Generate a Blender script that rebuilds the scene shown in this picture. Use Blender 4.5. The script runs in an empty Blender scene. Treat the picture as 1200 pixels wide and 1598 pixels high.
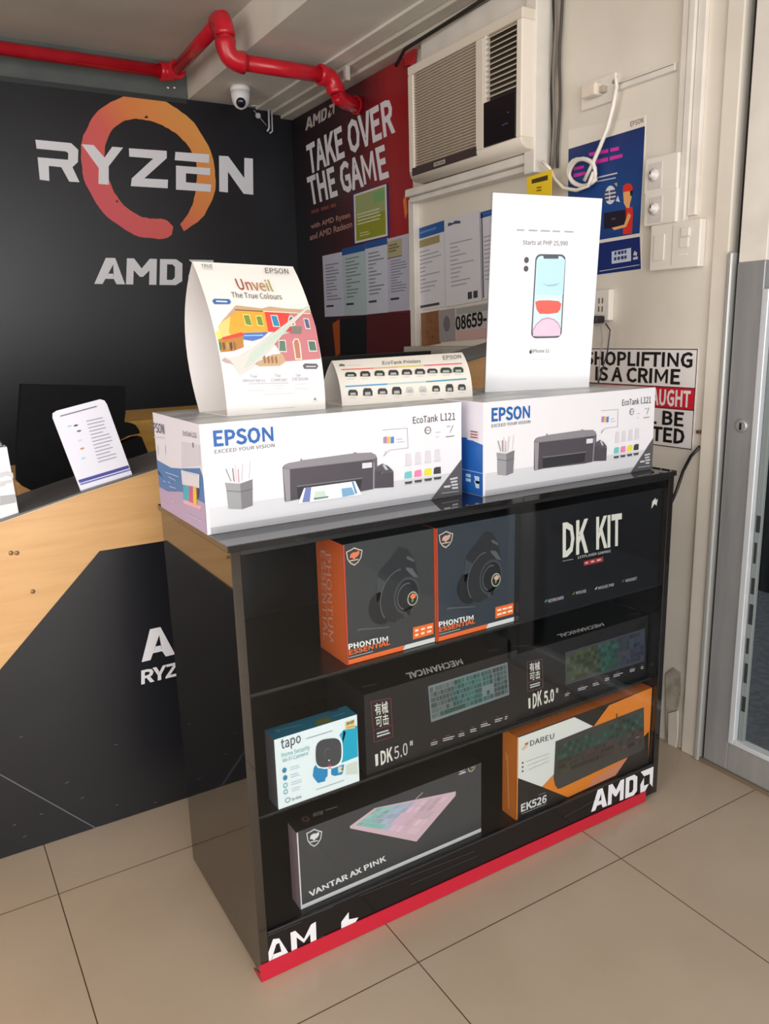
import bpy, bmesh, math, random
from mathutils import Vector, Matrix
random.seed(7)
PI = math.pi

# ------------------------------------------------------------------ camera, light, exposure
sc = bpy.context.scene
COL = sc.collection
FPX = 1229.98                                   # focal length in pixels of the 1200 px wide frame
YAW, PITCH, ROLL = 0.54117, 0.22601, -0.02782
CAM = Vector((0.0, 0.0, 1.25))
_f = Vector((math.sin(YAW)*math.cos(PITCH), math.cos(YAW)*math.cos(PITCH), -math.sin(PITCH)))
_r0 = Vector((math.cos(YAW), -math.sin(YAW), 0)); _u0 = _r0.cross(_f)
_r = _r0*math.cos(ROLL) + _u0*math.sin(ROLL)
_u = -_r0*math.sin(ROLL) + _u0*math.cos(ROLL)
cam = bpy.data.objects.new('camera', bpy.data.cameras.new('camera'))
cam.data.sensor_fit = 'HORIZONTAL'; cam.data.sensor_width = 36.0
cam.data.lens = 36.0*FPX/1200.0; cam.data.clip_start = 0.02; cam.data.clip_end = 100
m = Matrix.Identity(4)
for i in range(3):
    m[i][0], m[i][1], m[i][2], m[i][3] = _r[i], _u[i], -_f[i], CAM[i]
cam.matrix_world = m
COL.objects.link(cam); sc.camera = cam

world = bpy.data.worlds.new('daylight'); sc.world = world; world.use_nodes = True
bg = world.node_tree.nodes['Background']
bg.inputs[0].default_value = (0.86, 0.93, 1.0, 1); bg.inputs[1].default_value = 0.8

def area_light(name, loc, rot, sx, sy, power, color):
    l = bpy.data.lights.new(name, 'AREA'); l.shape = 'RECTANGLE'; l.size = sx; l.size_y = sy
    l.energy = power; l.color = color
    o = bpy.data.objects.new(name, l); o.location = loc; o.rotation_euler = rot; COL.objects.link(o)
    return o
# assumed daylight, entering by the unseen open shopfront behind the camera
area_light('assumed_shopfront_daylight', (-0.3, -1.75, 1.45), (PI/2, 0, 0), 3.6, 2.0, 78, (1.0, 0.985, 0.97))
area_light('ceiling_fill', (-0.3, -2.6, .06), (math.radians(150), 0, 0), 4.0, 1.6, 125, (1.0, 0.97, 0.92))  # added upward fill, set outside at ground level to brighten the ceiling
# added fill from the left, as assumed daylight; the left wall has no window
area_light('assumed_side_fill', (-2.55, 0.3, 1.4), (PI/2, 0, -PI/2), 2.6, 1.9, 50, (1.0, 0.98, 0.96))
# added overhead fill that brightens the shop floor; no fixture is seen there
area_light('floor_fill', (-0.9, 0.4, 2.44), (0, 0, 0), 1.2, 0.25, 8, (1.0, 0.96, 0.92))

sc.view_settings.view_transform = 'Standard'; sc.view_settings.look = 'None'
sc.view_settings.exposure = 0.0; sc.view_settings.gamma = 1.0
sc.view_settings.use_curve_mapping = False
sc.cycles.use_denoising = True
sc.cycles.max_bounces = 10; sc.cycles.diffuse_bounces = 6; sc.cycles.glossy_bounces = 5
sc.cycles.transparent_max_bounces = 12
sc.cycles.caustics_reflective = False; sc.cycles.caustics_refractive = False

# ------------------------------------------------------------------ helpers
def ray(px, py): return (_r*(px-600) - _u*(py-799))/FPX + _f
def on_x(px, py, X): d = ray(px, py); return CAM + d*((X-CAM.x)/d.x)
def on_y(px, py, Y): d = ray(px, py); return CAM + d*((Y-CAM.y)/d.y)
def on_z(px, py, Z): d = ray(px, py); return CAM + d*((Z-CAM.z)/d.z)
def project(p):
    d = p - CAM; k = d.dot(_f)
    return 600+FPX*d.dot(_r)/k, 799-FPX*d.dot(_u)/k
def crop(x0, y0, s):                            # reading positions noted on an enlarged detail of the photo
    return lambda *pts: [(x0+x/s, y0+y/s) for x, y in pts]

def lin(c):
    out = []
    for v in c[:3]:
        v = v/255.0
        out.append(v/12.92 if v <= 0.04045 else ((v+0.055)/1.055)**2.4)
    return tuple(out)+(1.0,)
_mats = {}
def M(rgb, rough=0.5, metal=0.0, spec=0.5, coat=0.0):
    key = (tuple(rgb), rough, metal, spec, coat)
    if key in _mats: return _mats[key]
    mt = bpy.data.materials.new('paint_%d_%d_%d' % tuple(rgb)); mt.use_nodes = True
    b = mt.node_tree.nodes['Principled BSDF']
    b.inputs['Base Color'].default_value = lin(rgb); b.inputs['Roughness'].default_value = rough
    b.inputs['Metallic'].default_value = metal; b.inputs['Specular IOR Level'].default_value = spec
    if coat: b.inputs['Coat Weight'].default_value = coat; b.inputs['Coat Roughness'].default_value = 0.03
    _mats[key] = mt
    return mt

class NT:                                       # small node-tree writer
    def __init__(s, name):
        s.m = bpy.data.materials.new(name); s.m.use_nodes = True
        s.t = s.m.node_tree; s.b = s.t.nodes['Principled BSDF']; s.out = s.t.nodes['Material Output']
    def n(s, kind, **kw):
        nd = s.t.nodes.new('ShaderNode'+kind)
        for k, v in kw.items():
            if k.startswith('i_'):
                key = k[2:]
                nd.inputs[int(key) if key.isdigit() else key].default_value = v
            else: setattr(nd, k, v)
        return nd
    def l(s, a, b): s.t.links.new(a, b)
    def ramp(s, stops):
        r = s.n('ValToRGB'); e = r.color_ramp.elements
        e[0].position, e[0].color = stops[0][0], stops[0][1]
        e[1].position, e[1].color = stops[-1][0], stops[-1][1]
        for p, c in stops[1:-1]:
            k = e.new(p); k.color = c
        return r
def noisy(name, c0, c1, scale=6, rough=0.6, detail=5, stretch=(1, 1, 1), bump=0.0, lo=0.35, hi=0.65, spec=0.5):
    w = NT(name); tc = w.n('TexCoord'); mp = w.n('Mapping'); mp.inputs['Scale'].default_value = stretch
    nz = w.n('TexNoise'); nz.inputs['Scale'].default_value = scale; nz.inputs['Detail'].default_value = detail
    w.l(tc.outputs['Object'], mp.inputs[0]); w.l(mp.outputs[0], nz.inputs['Vector'])
    r = w.ramp([(lo, lin(c0)), (hi, lin(c1))]); w.l(nz.outputs['Fac'], r.inputs[0]); w.l(r.outputs[0], w.b.inputs['Base Color'])
    w.b.inputs['Roughness'].default_value = rough; w.b.inputs['Specular IOR Level'].default_value = spec
    if bump:
        bp = w.n('Bump'); bp.inputs['Strength'].default_value = bump; bp.inputs['Distance'].default_value = 0.01
        w.l(nz.outputs['Fac'], bp.inputs['Height']); w.l(bp.outputs[0], w.b.inputs['Normal'])
    return w.m

WHITE_PRINT = M((240, 240, 240), .45)
def clip(poly, k, v, keep_above):               # Sutherland-Hodgman on coordinate k
    out = []
    for i in range(len(poly)):
        a, b = poly[i-1], poly[i]
        ia, ib = ((a[k] >= v) == keep_above) or a[k] == v, ((b[k] >= v) == keep_above) or b[k] == v
        if ia != ib:
            t = (v-a[k])/(b[k]-a[k]); out.append((a[0]+t*(b[0]-a[0]), a[1]+t*(b[1]-a[1])))
        if ib: out.append(b)
    return out

class Face:
    """a printed face: an origin and two directions; its normal points to the reader"""
    def __init__(s, o, U, V, src=None):
        s.o, s.U, s.V = Vector(o), Vector(U).normalized(), Vector(V).normalized()
        s.N = s.U.cross(s.V).normalized(); s.src = src; s.bend = None; s.su = 1.0; s.lim = None
    def uv(s, px, py):
        if s.src: u, v = s.src.uv(px, py); return u*s.su, v
        d = ray(px, py); t = (s.o-CAM).dot(s.N)/d.dot(s.N); q = CAM+d*t-s.o
        u, v = q.dot(s.U), q.dot(s.V)
        if s.bend:
            for _ in range(8):
                x, y = project(s.p(u, v)); e = 1e-4
                xu, yu = project(s.p(u+e, v)); xv, yv = project(s.p(u, v+e))
                a, b, c, dd = (xu-x)/e, (xv-x)/e, (yu-y)/e, (yv-y)/e
                det = a*dd-b*c; rx, ry = px-x, py-y
                u += (dd*rx-b*ry)/det; v += (-c*rx+a*ry)/det
        return u, v
    def p(s, u, v, off=0.0):
        q = s.o+s.U*u+s.V*v+s.N*off
        if s.bend:
            H, amt = s.bend; t = v/H; q = q+s.N*(amt*4*t*(1-t))
        return q
def front(x, y, z): return Face((x, y, z), (1, 0, 0), (0, 0, 1))      # faces the shop entrance
def left(x, y, z): return Face((x, y, z), (0, -1, 0), (0, 0, 1))      # faces left, the way the right wall does
def top(x, y, z): return Face((x, y, z), (1, 0, 0), (0, 1, 0))

GLYPHS_B = """
- 344 335,348,335,208,10,208,10,348 2.0.3,2.1.0
. 276 64,133,138,163,212,133,241,55,211,-21,138,-51,64,-21,35,55 0.2.1,7.2.0,7.3.2,6.3.7,6.4.3,6.5.4
0 550 79,671,276,780,472,670,538,366,472,58,276,-54,79,58,13,366,344,577,276,625,208,577,173,366,208,153,276,104,343,153,379,366 0.2.1,7.10.0,10.9.0,9.2.0,9.8.2,8.3.2,7.11.10,15.3.8,15.4.3,6.11.7,6.12.11,14.4.15,6.13.12,13.4.14,6.4.13,6.5.4
2 550 265,335,339,524,315,599,241,629,178,611,91,534,-13,636,118,744,256,777,436,709,504,527,418,287,265,113,238,111,299,114,536,114,536,-35,8,-35,8,68 7.9.8,6.9.7,6.3.9,3.10.9,5.4.6,4.3.6,2.10.3,1.10.2,1.11.10,0.11.1,18.11.0,18.13.11,13.12.11,13.15.14,13.16.15,18.16.13,17.16.18
3 550 69,195,166,120,253,99,335,127,364,197,328,273,141,315,141,440,308,483,339,552,318,607,253,630,188,614,98,548,3,661,132,748,259,776,436,721,508,560,465,426,377,365,377,399,479,341,533,193,453,13,263,-50,105,-15,-21,81 15.17.16,14.17.15,14.11.17,11.18.17,13.12.14,12.11.14,10.18.11,9.18.10,9.19.18,8.19.9,7.19.8,6.21.7,21.19.7,21.20.19,6.22.21,6.5.22,5.23.22,4.23.5,3.23.4,27.1.0,3.24.23,2.24.3,27.2.1,27.24.2,26.24.27,26.25.24
5 550 66,192,161,120,248,100,333,135,368,234,336,329,251,363,204,355,133,316,48,369,76,762,498,762,498,614,221,614,210,495,211,495,283,504,461,440,536,236,452,25,263,-50,105,-16,-24,76 9.13.10,13.11.10,13.12.11,9.14.13,15.17.16,14.17.15,9.17.14,9.6.17,6.5.17,5.18.17,8.7.9,7.6.9,4.18.5,4.19.18,3.19.4,22.1.0,2.19.3,22.2.1,22.19.2,21.19.22,21.20.19
6 550 107,675,320,777,438,752,548,670,447,562,376,618,333,628,229,575,200,459,202,460,307,488,481,421,545,222,474,26,297,-52,95,53,19,347,356,128,385,224,360,315,288,346,236,331,183,281,220,142,299,99 0.2.1,0.3.2,16.7.0,7.6.0,6.3.0,6.5.3,5.4.3,16.8.7,9.11.10,8.11.9,16.11.8,16.20.11,20.19.11,19.12.11,15.22.16,22.21.16,21.20.16,18.12.19,15.23.22,17.12.18,17.13.12,15.24.23,24.13.17,15.13.24,14.13.15
8 550 57,325,143,398,143,371,78,436,43,556,111,715,280,776,453,712,517,548,478,425,418,357,418,382,498,314,543,172,468,13,278,-50,86,13,8,178,341,606,278,632,223,611,201,555,239,481,318,440,350,480,365,540,335,260,233,310,185,264,164,191,196,121,279,92,354,117,379,176 5.7.6,4.7.5,4.19.7,19.8.7,4.20.19,18.8.19,4.21.20,25.8.18,3.21.4,3.22.21,25.9.8,24.9.25,3.23.22,23.9.24,3.9.23,2.1.3,1.9.3,1.11.9,11.10.9,0.11.1,0.12.11,17.27.0,27.12.0,27.13.12,17.28.27,26.13.27,17.29.28,33.13.26,17.30.29,16.30.17,32.13.33,32.14.13,16.31.30,31.14.32,16.14.31,15.14.16
9 550 102,166,178,110,225,100,323,153,351,268,350,268,242,238,70,307,6,504,77,701,253,779,457,679,534,395,446,56,238,-50,116,-25,5,56,194,600,166,504,191,413,261,381,316,397,371,451,333,587,253,630 9.11.10,8.24.9,24.11.9,24.23.11,23.12.11,8.17.24,8.18.17,22.12.23,7.18.8,7.19.18,21.12.22,7.20.19,20.12.21,20.4.12,4.13.12,7.4.20,6.4.7,6.5.4,3.13.4,16.1.0,2.13.3,16.2.1,16.13.2,16.14.13,15.14.16
A 603 377,762,648,-35,476,-35,406,187,193,187,122,-35,-45,-35,225,762,341,396,303,519,275,617,324,617,296,519,259,396,238,330,362,330 6.10.7,10.0.7,10.11.0,11.1.0,6.12.10,12.9.10,12.9.11,9.1.11,8.1.9,6.13.12,15.1.8,6.14.13,6.4.14,4.15.14,4.3.15,3.1.15,6.5.4,2.1.3
B 652 319,762,519,717,603,553,569,431,495,374,495,408,594,356,645,211,555,23,336,-35,65,-35,65,762,409,481,436,537,408,597,300,619,227,619,227,454,295,454,440,139,477,216,442,284,315,312,227,312,227,109,314,109 10.16.11,16.0.11,16.1.0,16.15.1,15.14.1,14.2.1,10.17.16,13.2.14,13.3.2,12.3.13,18.3.12,10.23.17,23.18.17,23.5.18,5.3.18,5.4.3,23.6.5,23.22.6,22.21.6,21.7.6,10.24.23,20.7.21,19.7.20,19.8.7,25.8.19,10.25.24,10.8.25,10.9.8
C 633 121,666,376,777,512,746,630,656,535,543,449,608,385,622,244,556,189,366,243,173,382,105,455,122,551,199,648,86,515,-19,370,-50,119,60,20,363 0.2.1,0.3.2,17.7.0,7.6.0,6.3.0,6.5.3,5.4.3,17.8.7,17.9.8,16.9.17,11.13.12,16.10.9,10.13.11,16.13.10,16.14.13,15.14.16
D 682 288,762,565,661,661,366,565,70,292,-35,65,-35,65,762,437,178,493,366,437,552,267,617,227,617,227,111,267,111 5.11.6,11.0.6,11.1.0,11.10.1,10.9.1,9.2.1,5.12.11,8.2.9,8.3.2,7.3.8,13.3.7,5.13.12,5.3.13,5.4.3
E 584 554,762,554,614,227,614,227,457,503,457,503,308,227,308,227,114,565,114,565,-35,65,-35,65,762 10.2.11,2.0.11,2.1.0,10.3.2,10.6.3,6.4.3,6.5.4,10.7.6,10.8.7,10.9.8
F 547 554,762,554,614,227,614,227,439,505,439,505,291,227,291,227,-35,65,-35,65,762 8.2.9,2.0.9,2.1.0,8.3.2,8.6.3,6.4.3,6.5.4,8.7.6
G 683 124,666,387,777,533,745,651,657,556,543,470,607,398,622,247,555,189,366,244,174,400,104,457,113,490,131,490,265,336,265,336,412,645,412,645,52,530,-23,382,-50,121,60,20,363 0.2.1,0.3.2,21.7.0,7.6.0,6.3.0,6.5.3,5.4.3,21.8.7,14.16.15,14.13.16,13.17.16,21.9.8,20.9.21,12.17.13,20.10.9,11.17.12,10.17.11,20.17.10,19.17.20,19.18.17
H 722 227,762,227,458,495,458,495,762,658,762,658,-35,495,-35,495,308,227,308,227,-35,65,-35,65,762 10.0.11,10.1.0,2.4.3,2.5.4,10.8.1,8.2.1,8.7.2,7.5.2,10.9.8,6.5.7
I 291 227,762,227,-35,65,-35,65,762 2.0.3,2.1.0
K 641 227,762,227,397,177,397,481,762,677,762,417,448,698,-35,514,-35,311,317,227,217,227,-35,65,-35,65,762 11.0.12,11.2.0,2.1.0,2.4.3,2.5.4,2.8.5,8.6.5,11.9.2,9.8.2,7.6.8,11.10.9
L 539 227,762,227,114,545,114,545,-35,65,-35,65,762 4.0.5,4.1.0,4.2.1,4.3.2
M 805 235,762,382,350,409,274,427,222,380,222,398,274,423,350,570,762,741,762,741,-35,584,-35,584,403,589,511,594,582,653,582,603,439,457,38,346,38,200,439,150,582,209,582,214,511,218,403,218,-35,65,-35,65,762 24.19.25,19.0.25,19.20.0,20.1.0,6.13.7,13.8.7,13.14.8,14.9.8,24.18.19,21.1.20,6.12.13,15.9.14,6.11.12,22.1.21,16.9.15,24.17.18,6.10.11,23.1.22,23.5.1,5.2.1,5.2.6,2.10.6,3.10.2,23.4.5,23.3.4,23.17.3,17.16.3,16.10.3,24.23.17,10.9.16
N 717 214,762,490,286,559,154,504,154,498,231,494,348,494,762,652,762,652,-35,502,-35,227,442,158,574,213,574,218,498,222,382,222,-35,65,-35,65,762 16.11.17,11.0.17,11.12.0,12.1.0,5.7.6,5.8.7,16.10.11,13.1.12,14.10.13,10.1.13,16.14.10,14.9.10,16.15.14,4.2.5,2.8.5,3.2.4
O 736 115,666,368,779,621,666,716,366,621,63,368,-52,115,63,20,366,495,556,368,620,241,556,188,366,241,173,368,107,495,173,547,366 0.2.1,7.10.0,10.9.0,9.2.0,9.8.2,8.3.2,7.11.10,15.3.8,6.11.7,15.4.3,6.12.11,14.4.15,6.13.12,13.4.14,6.4.13,6.5.4
P 628 312,762,529,710,618,514,531,314,316,254,227,254,227,-35,65,-35,65,762,416,430,450,513,415,592,292,617,227,617,227,399,295,399 7.13.8,13.0.8,13.1.0,13.12.1,12.11.1,11.2.1,7.14.13,10.2.11,10.3.2,9.3.10,15.3.9,7.15.14,7.5.15,5.3.15,5.4.3,7.6.5
R 630 419,447,451,523,420,593,310,617,227,617,227,417,309,417,227,273,227,-35,65,-35,65,762,332,762,535,712,619,526,566,363,466,305,663,-35,478,-35,302,273 9.4.10,4.11.10,4.12.11,4.3.12,3.2.12,2.13.12,9.5.4,1.13.2,1.14.13,0.14.1,6.14.0,9.7.5,7.6.5,7.14.6,7.15.14,7.18.15,18.16.15,9.8.7,17.16.18
S 591 96,205,208,125,301,104,390,130,416,186,393,242,318,284,212,330,101,402,43,549,121,715,308,776,445,748,575,658,483,545,388,608,312,623,237,602,214,555,240,502,311,464,416,419,535,340,587,192,508,18,304,-49,145,-17,-5,88 10.12.11,10.13.12,9.16.10,16.13.10,16.15.13,15.14.13,9.17.16,9.18.17,9.19.18,8.19.9,8.20.19,8.21.20,8.22.21,7.22.8,7.23.22,6.23.7,5.23.6,4.23.5,27.1.0,4.24.23,3.24.4,2.24.3,27.2.1,27.24.2,26.24.27,26.25.24
T 594 -5,614,-5,762,599,762,599,614,379,614,379,-35,216,-35,216,614 0.2.1,0.3.2,7.3.0,6.4.7,4.3.7,6.5.4
U 715 62,762,224,762,224,302,267,143,358,106,451,143,495,302,495,762,654,762,654,294,573,29,358,-51,143,29,62,294 13.1.0,13.2.1,6.8.7,6.9.8,5.9.6,13.3.2,12.3.13,5.10.9,4.10.5,12.4.3,12.10.4,12.11.10
V 570 124,762,249,343,284,223,312,129,263,129,292,223,326,343,451,762,619,762,365,-35,207,-35,-47,762 10.0.11,10.1.0,6.8.7,6.9.8,10.2.1,5.9.6,10.4.2,4.3.2,4.9.5,10.9.4
W 871 149,762,231,338,253,220,269,131,215,131,234,221,261,340,368,762,508,762,616,339,642,222,661,131,609,131,624,219,644,338,728,762,887,762,723,-35,556,-35,439,430,420,514,409,569,462,569,450,514,431,430,316,-35,151,-35,-18,762 26.0.27,26.1.0,6.8.7,6.21.8,21.22.8,22.9.8,14.16.15,14.17.16,6.20.21,23.9.22,6.24.20,24.19.20,24.19.23,19.9.23,18.9.19,6.25.24,5.2.6,2.25.6,18.13.9,13.10.9,26.5.1,5.2.1,13.10.14,10.17.14,11.17.10,26.4.5,3.25.2,18.12.13,26.3.4,12.17.11,26.25.3,18.17.12
X 568 -30,762,153,762,262,558,289,508,310,470,270,470,287,507,313,558,420,762,598,762,380,371,614,-35,430,-35,312,180,282,236,259,279,299,279,278,237,250,180,135,-35,-44,-35,188,376 21.1.0,21.2.1,7.9.8,7.10.9,21.6.2,6.3.2,6.3.7,3.10.7,4.10.3,21.5.6,21.4.5,21.10.4,20.15.21,15.10.21,15.16.10,16.11.10,20.17.15,17.14.15,17.14.16,14.11.16,20.18.17,13.11.14,20.19.18,12.11.13
Y 527 -58,762,119,762,223,536,258,457,285,397,243,397,271,457,307,536,410,762,585,762,344,273,344,-35,182,-35,182,273 13.1.0,13.2.1,7.9.8,7.10.9,6.10.7,13.3.2,5.4.6,4.10.6,13.4.3,13.10.4,12.10.13,12.11.10
Z 598 368,614,49,614,49,762,582,762,582,662,228,114,587,114,587,-35,14,-35,14,66 1.3.2,1.4.3,1.0.4,0.5.4,9.5.0,9.6.5,9.7.6,8.7.9
"""
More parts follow.
